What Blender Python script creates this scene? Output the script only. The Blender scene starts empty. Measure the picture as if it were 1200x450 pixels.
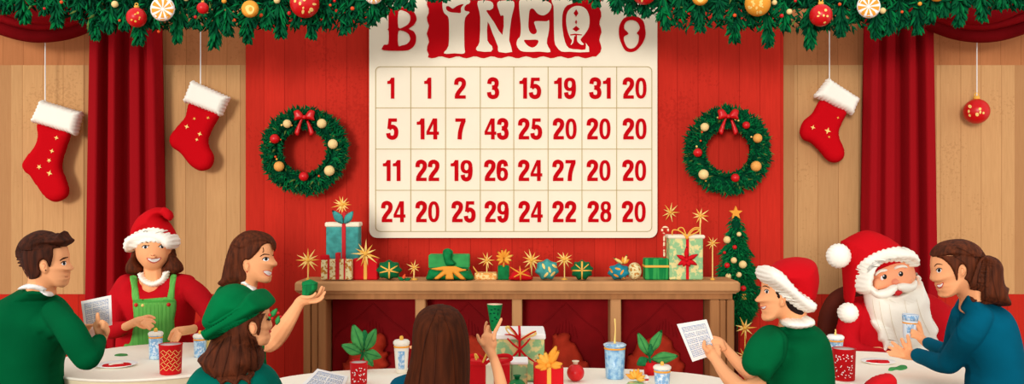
import bpy, math, random
import numpy as np
from mathutils import Vector, Matrix, noise
from mathutils.geometry import delaunay_2d_cdt
from mathutils.bvhtree import BVHTree

S = bpy.context.scene
COL = S.collection
RND = random.Random(7)
PI = math.pi

# ------------------------------------------------------------------ camera, world, light
F = 1070.0            # focal length in pixels of the 1200 x 450 frame
CAMZ = 1.45
HROW = 231.0          # row of the horizon
cam_data = bpy.data.cameras.new('camera')
cam = bpy.data.objects.new('camera', cam_data)
COL.objects.link(cam)
cam.location = (0, 0, CAMZ)
cam.rotation_euler = (PI/2, 0, 0)
cam_data.sensor_fit = 'HORIZONTAL'
cam_data.sensor_width = 36
cam_data.lens = 36*F/1200
cam_data.shift_y = (HROW-225.0)/1200
cam_data.clip_start = .05
S.camera = cam

S.view_settings.view_transform = 'Standard'
S.view_settings.look = 'None'
S.view_settings.exposure = 0.0
S.view_settings.gamma = 1.0
S.view_settings.use_curve_mapping = False

w = bpy.data.worlds.new('world'); S.world = w; w.use_nodes = True
bg = w.node_tree.nodes['Background']
bg.inputs[0].default_value = (1.0, .97, .93, 1)
bg.inputs[1].default_value = .95

sun_d = bpy.data.lights.new('sun', 'SUN'); sun_d.energy = 1.75; sun_d.angle = math.radians(14)
sun_d.color = (1, .96, .9)
sun = bpy.data.objects.new('sun', sun_d); COL.objects.link(sun)
sun.rotation_euler = Vector((.24, .90, -.11)).to_track_quat('-Z', 'Y').to_euler()
sun.location = (-2, -1, 4)

# ------------------------------------------------------------------ materials
def lin(c):
    c = c/255.0
    return c/12.92 if c <= .04045 else ((c+.055)/1.055)**2.4
def rgb(c): return (lin(c[0]), lin(c[1]), lin(c[2]), 1)
_M = {}
def mat(name, c, rough=.75, spec=.15, var=0.0, vscale=30, stretch=(1,1,1), bump=0.0, bscale=60, metal=0.0, c2=None, vth=(.35,.65)):
    if name in _M: return _M[name]
    m = bpy.data.materials.new(name); m.use_nodes = True; _M[name] = m
    nt = m.node_tree; N = nt.nodes; L = nt.links
    b = N['Principled BSDF']
    b.inputs['Base Color'].default_value = rgb(c)
    b.inputs['Roughness'].default_value = rough
    b.inputs['Specular IOR Level'].default_value = spec
    b.inputs['Metallic'].default_value = metal
    m.diffuse_color = rgb(c)
    if var > 0 or bump > 0 or c2:
        tc = N.new('ShaderNodeTexCoord'); mp = N.new('ShaderNodeMapping'); L.new(tc.outputs['Object'], mp.inputs[0])
        mp.inputs['Scale'].default_value = stretch
        nz = N.new('ShaderNodeTexNoise'); nz.inputs['Scale'].default_value = vscale; nz.inputs['Detail'].default_value = 4
        L.new(mp.outputs[0], nz.inputs[0])
        if var > 0 or c2:
            cr = N.new('ShaderNodeValToRGB'); cr.color_ramp.elements[0].position = vth[0]; cr.color_ramp.elements[1].position = vth[1]
            if c2: a_, b_ = rgb(c), rgb(c2)
            else:
                a_ = rgb([max(0, x*(1-var)) for x in c]); b_ = rgb([min(255, x*(1+var*.6)) for x in c])
            cr.color_ramp.elements[0].color = a_; cr.color_ramp.elements[1].color = b_
            L.new(nz.outputs[0], cr.inputs[0]); L.new(cr.outputs[0], b.inputs['Base Color'])
        if bump > 0:
            n2 = N.new('ShaderNodeTexNoise'); n2.inputs['Scale'].default_value = bscale; L.new(mp.outputs[0], n2.inputs[0])
            bp = N.new('ShaderNodeBump'); bp.inputs['Strength'].default_value = bump; bp.inputs['Distance'].default_value = .01
            L.new(n2.outputs[0], bp.inputs['Height']); L.new(bp.outputs[0], b.inputs['Normal'])
    return m

def plank_mat(name, c, dark, pitch, specks=True):
    """painted or plain boards: every board its own tone, a thin line between boards, fine dark flecks"""
    m = bpy.data.materials.new(name); m.use_nodes = True; _M[name] = m
    nt = m.node_tree; N = nt.nodes; L = nt.links; b = N['Principled BSDF']
    b.inputs['Roughness'].default_value = .85; b.inputs['Specular IOR Level'].default_value = .05
    tc = N.new('ShaderNodeTexCoord'); sp = N.new('ShaderNodeSeparateXYZ'); L.new(tc.outputs['Object'], sp.inputs[0])
    def math_(op, a=None, bv=None, clamp=False):
        n = N.new('ShaderNodeMath'); n.operation = op; n.use_clamp = clamp
        if a is not None: L.new(a, n.inputs[0])
        if bv is not None:
            if isinstance(bv, (int, float)): n.inputs[1].default_value = bv
            else: L.new(bv, n.inputs[1])
        return n
    sc = math_('DIVIDE', sp.outputs[0], pitch)
    fl = math_('FLOOR', sc.outputs[0])
    fr = math_('FRACT', sc.outputs[0])
    wn = N.new('ShaderNodeTexWhiteNoise'); wn.noise_dimensions = '1D'; L.new(fl.outputs[0], wn.inputs['W'])
    ce = math_('SUBTRACT', fr.outputs[0], .5); ab = math_('ABSOLUTE', ce.outputs[0]); gr = math_('GREATER_THAN', ab.outputs[0], .485)
    mx = N.new('ShaderNodeMix'); mx.data_type = 'RGBA'
    mx.inputs['A'].default_value = rgb(c); mx.inputs['B'].default_value = rgb([x*.93 for x in c])
    L.new(wn.outputs[0], mx.inputs['Factor'])
    mp = N.new('ShaderNodeMapping'); mp.inputs['Scale'].default_value = (1, 1, .08); L.new(tc.outputs['Object'], mp.inputs[0])
    nz = N.new('ShaderNodeTexNoise'); nz.inputs['Scale'].default_value = 90; nz.inputs['Detail'].default_value = 3; L.new(mp.outputs[0], nz.inputs[0])
    mr = N.new('ShaderNodeMapRange'); mr.inputs[1].default_value = .35; mr.inputs[2].default_value = .7; mr.inputs[3].default_value = 0; mr.inputs[4].default_value = .16
    L.new(nz.outputs[0], mr.inputs[0])
    mx2 = N.new('ShaderNodeMix'); mx2.data_type = 'RGBA'; mx2.inputs['B'].default_value = rgb(dark)
    L.new(mx.outputs['Result'], mx2.inputs['A']); L.new(mr.outputs[0], mx2.inputs['Factor'])
    # flecks
    n3 = N.new('ShaderNodeTexNoise'); n3.inputs['Scale'].default_value = 55; n3.inputs['Detail'].default_value = 2; L.new(tc.outputs['Object'], n3.inputs[0])
    n4 = N.new('ShaderNodeTexNoise'); n4.inputs['Scale'].default_value = 2.2; L.new(tc.outputs['Object'], n4.inputs[0])
    ml = math_('MULTIPLY', n3.outputs[0], n4.outputs[0])
    g3 = N.new('ShaderNodeMapRange'); g3.inputs[1].default_value = .355; g3.inputs[2].default_value = .385; g3.inputs[3].default_value = 0; g3.inputs[4].default_value = .22 if specks else 0
    L.new(ml.outputs[0], g3.inputs[0])
    mx3 = N.new('ShaderNodeMix'); mx3.data_type = 'RGBA'; mx3.inputs['B'].default_value = rgb(dark)
    L.new(mx2.outputs['Result'], mx3.inputs['A']); L.new(g3.outputs[0], mx3.inputs['Factor'])
    mx4 = N.new('ShaderNodeMix'); mx4.data_type = 'RGBA'; mx4.inputs['B'].default_value = rgb(dark)
    gl = math_('MULTIPLY', gr.outputs[0], .6)
    L.new(mx3.outputs['Result'], mx4.inputs['A']); L.new(gl.outputs[0], mx4.inputs['Factor'])
    L.new(mx4.outputs['Result'], b.inputs['Base Color'])
    bp = N.new('ShaderNodeBump'); bp.inputs['Strength'].default_value = .25; bp.inputs['Distance'].default_value = .004; bp.invert = True
    L.new(gr.outputs[0], bp.inputs['Height']); L.new(bp.outputs[0], b.inputs['Normal'])
    return m

SKIN = mat('skin', (250, 176, 124), .6, .12)
SKINS = mat('santa_skin', (252, 172, 128), .6, .12)
RED = mat('santa_red', (200, 10, 22), .8, .08)
COATRED = mat('coat_red', (192, 14, 26), .8, .08, var=.05, vscale=6)
FUR = mat('cream_fur', (254, 249, 236), .95, .03, bump=.12, bscale=120)
WHITE = mat('white', (250, 248, 244), .8, .08)
CREAM = mat('cream', (247, 235, 208), .8, .08)
GREENSH = mat('green_jersey', (0, 90, 50), .9, .04, var=.06, vscale=5)
GREENTEE = mat('green_tee', (2, 94, 52), .9, .04, var=.06, vscale=5)
TEALGR = mat('teal_green_cloth', (0, 106, 90), .9, .04, var=.08, vscale=8)
BERET = mat('beret_green', (2, 110, 60), .9, .04, var=.08, vscale=8)
TEAL = mat('teal_cloth', (2, 88, 114), .9, .04, var=.07, vscale=6)
HAIRD = mat('hair_dark', (66, 30, 16), .7, .12, var=.28, vscale=14, stretch=(6, 6, .7), bump=.18, bscale=30)
HAIRM = mat('hair_brown', (86, 40, 20), .7, .12, var=.25, vscale=14, stretch=(6, 6, .7), bump=.18, bscale=30)
HAIRK = mat('hair_blackish', (34, 20, 18), .7, .12)
BLACK = mat('black', (20, 18, 20), .6, .2)
LIPS = mat('lips_red', (205, 30, 36), .6, .2)
LIPP = mat('lips_pink', (214, 92, 76), .6, .2)
GOLD = mat('gold', (240, 180, 74), .6, .25)
GOLDL = mat('gold_light', (250, 214, 124), .6, .2)
ORANGE = mat('orange', (240, 160, 52), .6, .2)
ORANGER = mat('berry_orange', (238, 84, 30), .55, .3)
REDB = mat('ornament_red', (212, 16, 22), .35, .35)
REDG = mat('gift_red', (210, 18, 28), .7, .12)
GREENG = mat('gift_green', (12, 128, 66), .7, .12, var=.14, vscale=25)
GREEND = mat('gift_dark_green', (8, 104, 58), .7, .12)
GREENL = mat('gift_light_green', (58, 160, 84), .7, .12, var=.1, vscale=14)
BIBG = mat('bib_green', (104, 184, 84), .85, .05, var=.08, vscale=30, stretch=(8, 1, .5))
BIBD = mat('bib_edge_green', (78, 160, 66), .85, .05)
TEALG = mat('gift_teal', (70, 158, 152), .75, .1, var=.12, vscale=25)
BLUEG = mat('gift_blue', (36, 140, 160), .75, .1, var=.14, vscale=25)
PATC = mat('cream_pattern', (238, 224, 168), .75, .1, c2=(196, 130, 50), vscale=55, vth=(.52, .56))
PATG = mat('green_pattern', (150, 196, 140), .75, .1, c2=(232, 218, 150), vscale=38, vth=(.48, .56))
N1 = mat('needle_dark', (4, 64, 40), .85, .04)
N2 = mat('needle_mid', (10, 86, 50), .85, .04)
N3 = mat('needle_light', (8, 112, 58), .85, .04)
N4 = mat('needle_olive', (96, 120, 56), .85, .04)
NEED = [N1, N2, N3, N4]
GLASS = mat('pale_blue_glass', (196, 220, 232), .3, .4, c2=(126, 174, 214), vscale=70, vth=(.45, .55))
GLASSB = mat('blue_glass', (168, 206, 228), .3, .4, c2=(104, 158, 204), vscale=60, vth=(.4, .62))
LABEL = mat('blue_label', (128, 172, 212), .7, .1, c2=(214, 226, 236), vscale=90, vth=(.45, .6))
TABLE = mat('table_cream', (255, 247, 230), .75, .08)
TABLE_SHADE = mat('table_edge', (238, 222, 188), .8, .08)  # tabletop cream darkened: the shade on the edge is in this colour
WOODM = mat('mantel_wood', (204, 150, 100), .75, .1, var=.06, vscale=8, stretch=(1, 1, .15))
WOODP = mat('post_wood', (178, 122, 76), .75, .1, var=.06, vscale=8, stretch=(4, 4, .2))
WOODD = mat('chair_wood', (84, 28, 14), .7, .12, var=.08, vscale=6)
MAROON = mat('maroon_panel', (136, 20, 24), .85, .05, var=.1, vscale=6)
EMBER = mat('rust_red', (182, 54, 34), .9, .04, var=.06, vscale=18)
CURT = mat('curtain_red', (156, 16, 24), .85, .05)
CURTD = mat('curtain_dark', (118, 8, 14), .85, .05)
LEAF = mat('leaf_green', (72, 150, 78), .7, .12, var=.1, vscale=30)
LEAFD = mat('leaf_dark_green', (30, 112, 62), .7, .12, var=.1, vscale=30)
PRINT = mat('print_blue', (120, 146, 188), .85, .05)
PRINTG = mat('print_grey', (150, 160, 178), .85, .05)
NUMRED = mat('number_red', (196, 8, 20), .85, .04)
BADGE = mat('badge_red', (196, 12, 22), .85, .04)
BOARD = mat('board_cream', (248, 236, 212), .85, .04, var=.012, vscale=3)
GRIDL = mat('grid_line', (188, 168, 118), .85, .04)
TROUSER = mat('dark_trousers', (44, 48, 70), .9, .05)
SHOE = mat('shoe_black', (30, 28, 30), .5, .3)

# ------------------------------------------------------------------ coordinates and mesh helpers
def P(px, py, d):
    return Vector(((px-600.0)*d/F, d, CAMZ+(HROW-py)*d/F))
def K(x0, y0, k, pts):
    """points read in an enlarged crop of the photograph, back to frame pixels"""
    return [(x0+p[0]/k, y0+p[1]/k)+tuple(p[2:]) for p in pts]

class MB:
    def __init__(s): s.v = []; s.f = []; s.m = []; s.mats = []; s.sm = []
    def mi(s, m):
        if m not in s.mats: s.mats.append(m)
        return s.mats.index(m)
    def add(s, vs, fs, m=None, smooth=True):
        o = len(s.v); s.v.extend([tuple(v) for v in vs]); i = s.mi(m) if m else 0
        for f in fs:
            s.f.append(tuple(o+a for a in f)); s.m.append(i); s.sm.append(smooth)
    def mesh(s, name):
        me = bpy.data.meshes.new(name); me.from_pydata(s.v, [], s.f)
        me.polygons.foreach_set('material_index', s.m); me.polygons.foreach_set('use_smooth', s.sm)
        for m in s.mats: me.materials.append(m)
        me.update(); return me
    def build(s, name, m=None, parent=None, voxel=None, smooth=0, fur=0.0, furs=40):
        if m and not s.mats: s.mats = [m]
        me = s.mesh(name)
        if voxel:
            me = remesh(me, voxel, smooth, s.mats[0])
        if fur:
            for v in me.vertices:
                n = noise.noise(v.co*furs); v.co += v.normal*(abs(n)*fur)
            me.update()
        o = bpy.data.objects.new(name, me); COL.objects.link(o)
        if parent is not None: attach(o, parent)
        return o
def attach(o, parent):
    o.parent = parent
    if parent.type == 'EMPTY': o.matrix_parent_inverse = Matrix.Translation(-parent.location)

def remesh(me, voxel, smooth, m):
    o = bpy.data.objects.new('tmp', me); COL.objects.link(o)
    r = o.modifiers.new('r', 'REMESH'); r.mode = 'VOXEL'; r.voxel_size = voxel; r.use_smooth_shade = True
    if smooth:
        s = o.modifiers.new('s', 'SMOOTH'); s.factor = .5; s.iterations = smooth
    dg = bpy.context.evaluated_depsgraph_get(); dg.update()
    ev = o.evaluated_get(dg)
    n = bpy.data.meshes.new_from_object(ev)
    bpy.data.objects.remove(o)
    n.materials.clear(); n.materials.append(m)
    n.polygons.foreach_set('material_index', [0]*len(n.polygons))
    n.polygons.foreach_set('use_smooth', [True]*len(n.polygons))
    n.update()
    return n

def thing(name, label, cat, loc, group=None):
    o = bpy.data.objects.new(name, None); COL.objects.link(o); o.location = loc
    o.empty_display_size = .05
    o['label'] = label; o['category'] = cat
    if group: o['group'] = group
    return o
def tag(o, label, cat, group=None):
    o['label'] = label; o['category'] = cat
    if group: o['group'] = group
    return o

def cat_rom(pts, n=6, closed=True):
    out = []; N = len(pts); rng = range(N) if closed else range(N-1)
    dim = len(pts[0])
    for i in rng:
        if closed: p0, p1, p2, p3 = pts[i-1], pts[i], pts[(i+1) % N], pts[(i+2) % N]
        else: p0, p1, p2, p3 = pts[max(i-1, 0)], pts[i], pts[i+1], pts[min(i+2, N-1)]
        for k in range(n):
            t = k/n; t2 = t*t; t3 = t2*t
            out.append(tuple(.5*((2*p1[a])+(-p0[a]+p2[a])*t+(2*p0[a]-5*p1[a]+4*p2[a]-p3[a])*t2+(-p0[a]+3*p1[a]-3*p2[a]+p3[a])*t3) for a in range(dim)))
    if not closed: out.append(tuple(pts[-1]))
    return out
def resample(pts, step):
    out = []; N = len(pts)
    for i in range(N):
        a = pts[i]; b = pts[(i+1) % N]; L = math.hypot(b[0]-a[0], b[1]-a[1]); k = max(1, int(round(L/step)))
        if L < min(.02, step*.04) and out: continue
        for j in range(k): out.append((a[0]+(b[0]-a[0])*j/k, a[1]+(b[1]-a[1])*j/k))
    return out
def area(p):
    return .5*sum(p[i-1][0]*p[i][1]-p[i][0]*p[i-1][1] for i in range(len(p)))
def scallop(pts, amp, period):
    """bumpy fur edge along a closed outline"""
    pts = cat_rom(pts, 8); pts = resample(pts, period/7.0)
    if area(pts) < 0: pts = pts[::-1]
    per = sum(math.hypot(pts[i][0]-pts[i-1][0], pts[i][1]-pts[i-1][1]) for i in range(len(pts)))
    n = max(3, round(per/period)); out = []; s = 0
    for i in range(len(pts)):
        a = pts[i-1]; b = pts[i]; c = pts[(i+1) % len(pts)]
        s += math.hypot(b[0]-a[0], b[1]-a[1])
        tx, ty = c[0]-a[0], c[1]-a[1]; l = math.hypot(tx, ty) or 1
        h = abs(math.sin(PI*n*s/per))*amp
        out.append((b[0]+ty/l*h, b[1]-tx/l*h))
    return out
def seg_dist(Q, poly):
    A = np.array(poly); B = np.roll(A, -1, axis=0); D = B-A; L = (D**2).sum(1); L[L == 0] = 1e-9
    out = np.full(len(Q), 1e9)
    for s in range(0, len(Q), 400):
        q = Q[s:s+400]
        t = ((q[:, None, :]-A[None])*D[None]).sum(2)/L[None]; t = np.clip(t, 0, 1)
        d = np.linalg.norm(q[:, None, :]-(A[None]+t[:, :, None]*D[None]), axis=2)
        out[s:s+400] = d.min(1)
    return out
def inside(Q, poly):
    A = np.array(poly); B = np.roll(A, -1, axis=0)
    x = Q[:, 0][:, None]; y = Q[:, 1][:, None]
    c = ((A[:, 1][None] > y) != (B[:, 1][None] > y))
    dy = B[:, 1]-A[:, 1]; dy[dy == 0] = 1e-12
    xi = A[:, 0][None]+(y-A[:, 1][None])*((B[:, 0]-A[:, 0])/dy)[None]
    return ((c & (x < xi)).sum(1) % 2) == 1
def tri_poly(poly, holes=(), res=4.0):
    loops = [resample(poly, res)]+[resample(h, res) for h in holes]
    V = []; E = []
    for lp in loops:
        o = len(V); V += lp; E += [(o+i, o+(i+1) % len(lp)) for i in range(len(lp))]
    A = np.array(loops[0]); x0, y0 = A.min(0); x1, y1 = A.max(0)
    gx = []; r = 0; y = y0+res*.5
    while y < y1:
        x = x0+(res*.5 if r % 2 else 0)
        while x < x1: gx.append((x, y)); x += res
        y += res*.87; r += 1
    if gx:
        G = np.array(gx); k = inside(G, loops[0]); 
        for h in loops[1:]: k &= ~inside(G, h)
        G = G[k]
        if len(G):
            d = seg_dist(G, loops[0])
            for h in loops[1:]: d = np.minimum(d, seg_dist(G, h))
            G = G[d > res*.45]
            V = V+[tuple(g) for g in G]
    res_ = delaunay_2d_cdt([Vector(v) for v in V], E, [], 0, 1e-5)
    v2 = np.array([(v.x, v.y) for v in res_[0]]); fs = [tuple(f) for f in res_[2]]
    if not fs: raise ValueError('empty outline %r' % (poly[:4],))
    cen = np.array([v2[list(f)].mean(0) for f in fs]); k = inside(cen, loops[0])
    for h in loops[1:]: k &= ~inside(cen, h)
    fs = [f for f, q in zip(fs, k) if q]
    # orient clockwise in image rows (front faces the camera, -y)
    out = []
    for f in fs:
        a, b, c = v2[f[0]], v2[f[1]], v2[f[2]]
        s = (b[0]-a[0])*(c[1]-a[1])-(b[1]-a[1])*(c[0]-a[0])
        out.append(f if s < 0 else f[::-1])
    used = sorted({i for f in out for i in f}); mp = {u: i for i, u in enumerate(used)}
    v2 = v2[used]; out = [tuple(mp[i] for i in f) for f in out]
    d = seg_dist(v2, loops[0])
    for h in loops[1:]: d = np.minimum(d, seg_dist(v2, h))
    ec = {}
    for f in out:
        for i in range(3):
            a, b = f[i], f[(i+1) % 3]; ec[(a, b)] = 1
    bd = [(a, b) for (a, b) in ec if (b, a) not in ec]
    return v2, out, d, bd

def dd(d, x, y): return d(x, y) if callable(d) else d
def puff(mb, pts, d, T, R=None, res=None, smooth=True, m=None, n=6, Tb=None, holes=(), over=None, off=.008, Ro=3.0, under=.004):
    """closed rounded body over an outline given in frame pixels at distance d; T half thickness (m), R rounding radius (px);
    over: objects it lies on, it then stands off their surface by off (m)"""
    poly = cat_rom(pts, n) if n else pts
    hs = [cat_rom(h, n) if n else h for h in holes]
    A = np.array(poly); ext = max(A.max(0)-A.min(0))
    res = res or max(.8, ext/26.0)
    v, f, dist, bd = tri_poly(poly, hs, res)
    R = R or max(dist.max(), 1e-6)
    t = np.clip(dist/R, 0, 1); h = np.sqrt(np.clip(1-(1-t)**2, 0, 1))
    t2 = np.clip(dist/Ro, 0, 1); h2 = np.sqrt(np.clip(1-(1-t2)**2, 0, 1))
    n0 = len(v); V = []; idx = {}
    Tb = T if Tb is None else Tb
    if over is not None and not isinstance(over, (list, tuple)): over = [over]
    for i in range(n0):
        d0 = dd(d, v[i][0], v[i][1]); p = P(v[i][0], v[i][1], d0); y = p.y-h[i]*T
        yo = None
        for o in (over or ()):
            l, _ = hitp(o, v[i][0], v[i][1])
            if l is not None: yo = l.y if yo is None else min(yo, l.y)
        if yo is not None:
            ys = yo+under-(off+under)*h2[i]
            if ys < y: p = P(v[i][0], v[i][1], ys); y = ys
        V.append((p.x, y, p.z))
    for i in range(n0):
        if dist[i] < 2e-3: idx[i] = i; continue
        d0 = dd(d, v[i][0], v[i][1]); p = P(v[i][0], v[i][1], d0); idx[i] = len(V); V.append((p.x, max(p.y+h[i]*Tb, V[i][1]+.001), p.z))
    F_ = list(f)+[tuple(idx[a] for a in q[::-1]) for q in f]
    mb.add(V, F_, m, smooth)
def slab(mb, pts, d, T, n=0, res=8, m=None, holes=(), front=0.0):
    """plate of thickness T standing at distance d, its front face at d-front"""
    poly = cat_rom(pts, n) if n else pts
    hs = [cat_rom(h, n) if n else h for h in holes]
    v, f, dist, bd = tri_poly(poly, hs, res)
    k = len(v); V = []
    for i in range(k): p = P(v[i][0], v[i][1], dd(d, *v[i])); V.append((p.x, p.y-front, p.z))
    for i in range(k): p = P(v[i][0], v[i][1], dd(d, *v[i])); V.append((p.x, p.y-front+T, p.z))
    F_ = list(f)+[tuple(a+k for a in q[::-1]) for q in f]+[(b, a, a+k, b+k) for a, b in bd]
    mb.add(V, F_, m, False)
def wtube(mb, pts, m=None, seg=10, sub=5, flat=1.0, smooth=True):
    """rounded tube through world points (x,y,z,r); catmull-rom between"""
    pts = [tuple(p) for p in pts]
    c = cat_rom(pts, sub, False) if len(pts) > 2 else [tuple(pts[0][a]+(pts[1][a]-pts[0][a])*k/3 for a in range(4)) for k in range(4)]
    ps = [Vector(q[:3]) for q in c]; rs = [max(1e-4, q[3]) for q in c]
    rings = []
    t0 = (ps[1]-ps[0]).normalized(); t1 = (ps[-1]-ps[-2]).normalized()
    up = Vector((0, -1, 0)) if abs(t0.y) < .9 else Vector((0, 0, 1))
    for a in (math.radians(80), math.radians(55), math.radians(28)):
        rings.append((ps[0]-t0*rs[0]*math.sin(a), t0, rs[0]*math.cos(a)))
    for i in range(len(ps)):
        t = (ps[min(i+1, len(ps)-1)]-ps[max(i-1, 0)])
        t = t.normalized() if t.length > 1e-9 else t0
        rings.append((ps[i], t, rs[i]))
    for a in (math.radians(28), math.radians(55), math.radians(80)):
        rings.append((ps[-1]+t1*rs[-1]*math.sin(a), t1, rs[-1]*math.cos(a)))
    V = []; Fc = []; u = None
    for (p, t, r) in rings:
        if u is None: u = (up-t*up.dot(t)).normalized()
        else:
            u = (u-t*u.dot(t)); u = u.normalized() if u.length > 1e-6 else (up-t*up.dot(t)).normalized()
        b = t.cross(u)
        for k in range(seg):
            a = 2*PI*k/seg; V.append(p+u*(math.cos(a)*r*flat)+b*(math.sin(a)*r))
    n = len(rings)
    for i in range(n-1):
        for k in range(seg):
            a = i*seg+k; b2 = i*seg+(k+1) % seg; Fc.append((a, b2, b2+seg, a+seg))
    Fc.append(tuple(range(seg))[::-1]); Fc.append(tuple((n-1)*seg+k for k in range(seg)))
    mb.add(V, Fc, m, smooth)
def tube(mb, pts, m=None, **kw):
    """same in frame pixels: (px, py, distance, radius px)"""
    q = []
    for (x, y, d, r) in pts:
        p = P(x, y, d); q.append((p.x, p.y, p.z, r*d/F))
    wtube(mb, q, m, **kw)
def ktube(mb, x0, y0, k, pts, d, m=None, **kw):
    """crop coordinates; entries (x, y, r[, distance])"""
    tube(mb, [(x0+p[0]/k, y0+p[1]/k, p[3] if len(p) > 3 else d, p[2]/k) for p in pts], m, **kw)
def wball(mb, c, r, m=None, sc=(1, 1, 1), seg=20, rings=12, rot=None, smooth=True):
    V = []; Fc = []
    for i in range(1, rings):
        a = PI*i/rings
        for k in range(seg):
            b = 2*PI*k/seg
            v = Vector((math.sin(a)*math.cos(b)*sc[0], math.sin(a)*math.sin(b)*sc[1], math.cos(a)*sc[2]))*r
            if rot: v = rot @ v
            V.append(Vector(c)+v)
    t = Vector((0, 0, r*sc[2])); bb = -t
    if rot: t = rot @ t; bb = rot @ bb
    V.append(Vector(c)+t); V.append(Vector(c)+bb); T_, B_ = len(V)-2, len(V)-1
    for i in range(rings-2):
        for k in range(seg):
            a = i*seg+k; b = i*seg+(k+1) % seg; Fc.append((a, a+seg, b+seg, b))
    for k in range(seg):
        Fc.append((T_, k, (k+1) % seg)); Fc.append((B_, (rings-2)*seg+(k+1) % seg, (rings-2)*seg+k))
    mb.add(V, Fc, m, smooth)
def ball(mb, px, py, d, r, m=None, **kw): wball(mb, P(px, py, d), r*d/F, m, **kw)
def box(mb, x0, x1, y0, y1, z0, z1, m=None, bev=0.0, rot=None, piv=None):
    b = min(bev, (x1-x0)/2.1, (y1-y0)/2.1, (z1-z0)/2.1)
    if b <= 0:
        V = [(x, y, z) for x in (x0, x1) for y in (y0, y1) for z in (z0, z1)]
        Fc = [(0, 1, 3, 2), (4, 6, 7, 5), (0, 4, 5, 1), (2, 3, 7, 6), (0, 2, 6, 4), (1, 5, 7, 3)]
    else:
        V = []
        def ring(z, e):
            o = len(V)
            V.extend([(x0+b, y0+e, z), (x1-b, y0+e, z), (x1-e, y0+b, z), (x1-e, y1-b, z), (x1-b, y1-e, z), (x0+b, y1-e, z), (x0+e, y1-b, z), (x0+e, y0+b, z)])
            return o
        def ring2(z):
            o = len(V)
            V.extend([(x0+b, y0+b, z), (x1-b, y0+b, z), (x1-b, y0+b, z), (x1-b, y1-b, z), (x1-b, y1-b, z), (x0+b, y1-b, z), (x0+b, y1-b, z), (x0+b, y0+b, z)])
            return o
        rs = [ring2(z0), ring(z0+b, 0), ring(z1-b, 0), ring2(z1)]
        Fc = []
        for i in range(3):
            for k in range(8):
                Fc.append((rs[i]+k, rs[i]+(k+1) % 8, rs[i+1]+(k+1) % 8, rs[i+1]+k))
        Fc.append((0, 6, 4, 2)); Fc.append((rs[3], rs[3]+2, rs[3]+4, rs[3]+6))
    if rot:
        pv = Vector(piv) if piv else Vector(((x0+x1)/2, (y0+y1)/2, z0))
        V = [pv+rot @ (Vector(v)-pv) for v in V]
    mb.add(V, Fc, m, False)
def pbox(mb, x0, x1, ytop, ybot, d, dep, m=None, bev=0.0, rot=None, piv=None):
    """box whose front face fills pixel columns x0..x1, rows ytop..ybot at distance d, dep metres deep"""
    a = P(x0, ybot, d); b = P(x1, ytop, d)
    box(mb, a.x, b.x, d, d+dep, a.z, b.z, m, bev, rot, piv)
def lathe(mb, c, prof, m=None, seg=28, smooth=True, rot=None):
    """prof: (r, z) from bottom to top, world metres about axis at c"""
    V = []; Fc = []; c = Vector(c)
    for (r, z) in prof:
        for k in range(seg):
            a = 2*PI*k/seg; v = Vector((r*math.cos(a), r*math.sin(a), z))
            if rot: v = rot @ v
            V.append(c+v)
    for i in range(len(prof)-1):
        for k in range(seg):
            a = i*seg+k; b = i*seg+(k+1) % seg; Fc.append((a, b, b+seg, a+seg))
    Fc.append(tuple(range(seg))[::-1]); Fc.append(tuple((len(prof)-1)*seg+k for k in range(seg)))
    mb.add(V, Fc, m, smooth)
def spindle(mb, a, b, r, m=None, k=3, mid=.35):
    a = Vector(a); b = Vector(b); t = b-a
    if t.length < 1e-6: return
    tn = t.normalized(); u = tn.orthogonal().normalized(); v = tn.cross(u); c = a+t*mid
    V = [a, b]+[c+(u*math.cos(2*PI*i/k)+v*math.sin(2*PI*i/k))*r for i in range(k)]
    Fc = []
    for i in range(k): j = (i+1) % k; Fc += [(0, 2+j, 2+i), (1, 2+i, 2+j)]
    mb.add(V, Fc, m, False)

_bvh = {}
def bvh(o):
    if o.name not in _bvh:
        me = o.data; _bvh[o.name] = BVHTree.FromPolygons([tuple(v.co) for v in me.vertices], [tuple(p.vertices) for p in me.polygons])
    return _bvh[o.name]
def hitp(o, x, y, dflt=3.0):
    c = Vector((0, 0, CAMZ)); t = (P(x, y, 1.0)-c).normalized()
    h = bvh(o).ray_cast(c, t, 20)
    return (h[0], h[1]) if h[0] is not None else (None, None)
def decal(mb, pts, o, th=.0015, m=None, n=6, res=1.2):
    """thin raised patch that follows the surface of o inside an outline"""
    poly = cat_rom(pts, n) if n else pts
    v, f, dist, bd = tri_poly(poly, (), res)
    L = []; last = None; cx, cy = v.mean(0)
    l0, n0 = hitp(o, cx, cy)
    for q in v:
        l, nn = hitp(o, q[0], q[1])
        if l is None:
            if l0 is None: return
            l = P(q[0], q[1], l0.y); nn = Vector((0, -1, 0))
        L.append(l)
    k = len(L); c = Vector((0, 0, CAMZ))
    V = [l+(c-l).normalized()*th for l in L]+[l-(c-l).normalized()*.002 for l in L]
    F_ = list(f)+[tuple(a+k for a in q[::-1]) for q in f]+[(b, a, a+k, b+k) for a, b in bd]
    mb.add(V, F_, m, False)
def stroke(pts, w):
    """outline around an open polyline; w = widths"""
    c = cat_rom(pts, 5, False) if len(pts) > 2 else list(pts)
    if isinstance(w, (int, float)): w = [w, w]
    l = []; r = []; N = len(c)
    for i in range(N):
        a = c[max(0, i-1)]; b = c[min(N-1, i+1)]; tx, ty = b[0]-a[0], b[1]-a[1]; q = math.hypot(tx, ty) or 1
        t = i/(N-1)*(len(w)-1); j = min(int(t), len(w)-2); ww = w[j]+(w[j+1]-w[j])*(t-j)
        l.append((c[i][0]-ty/q*ww/2, c[i][1]+tx/q*ww/2)); r.append((c[i][0]+ty/q*ww/2, c[i][1]-tx/q*ww/2))
    return l+r[::-1]
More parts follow.
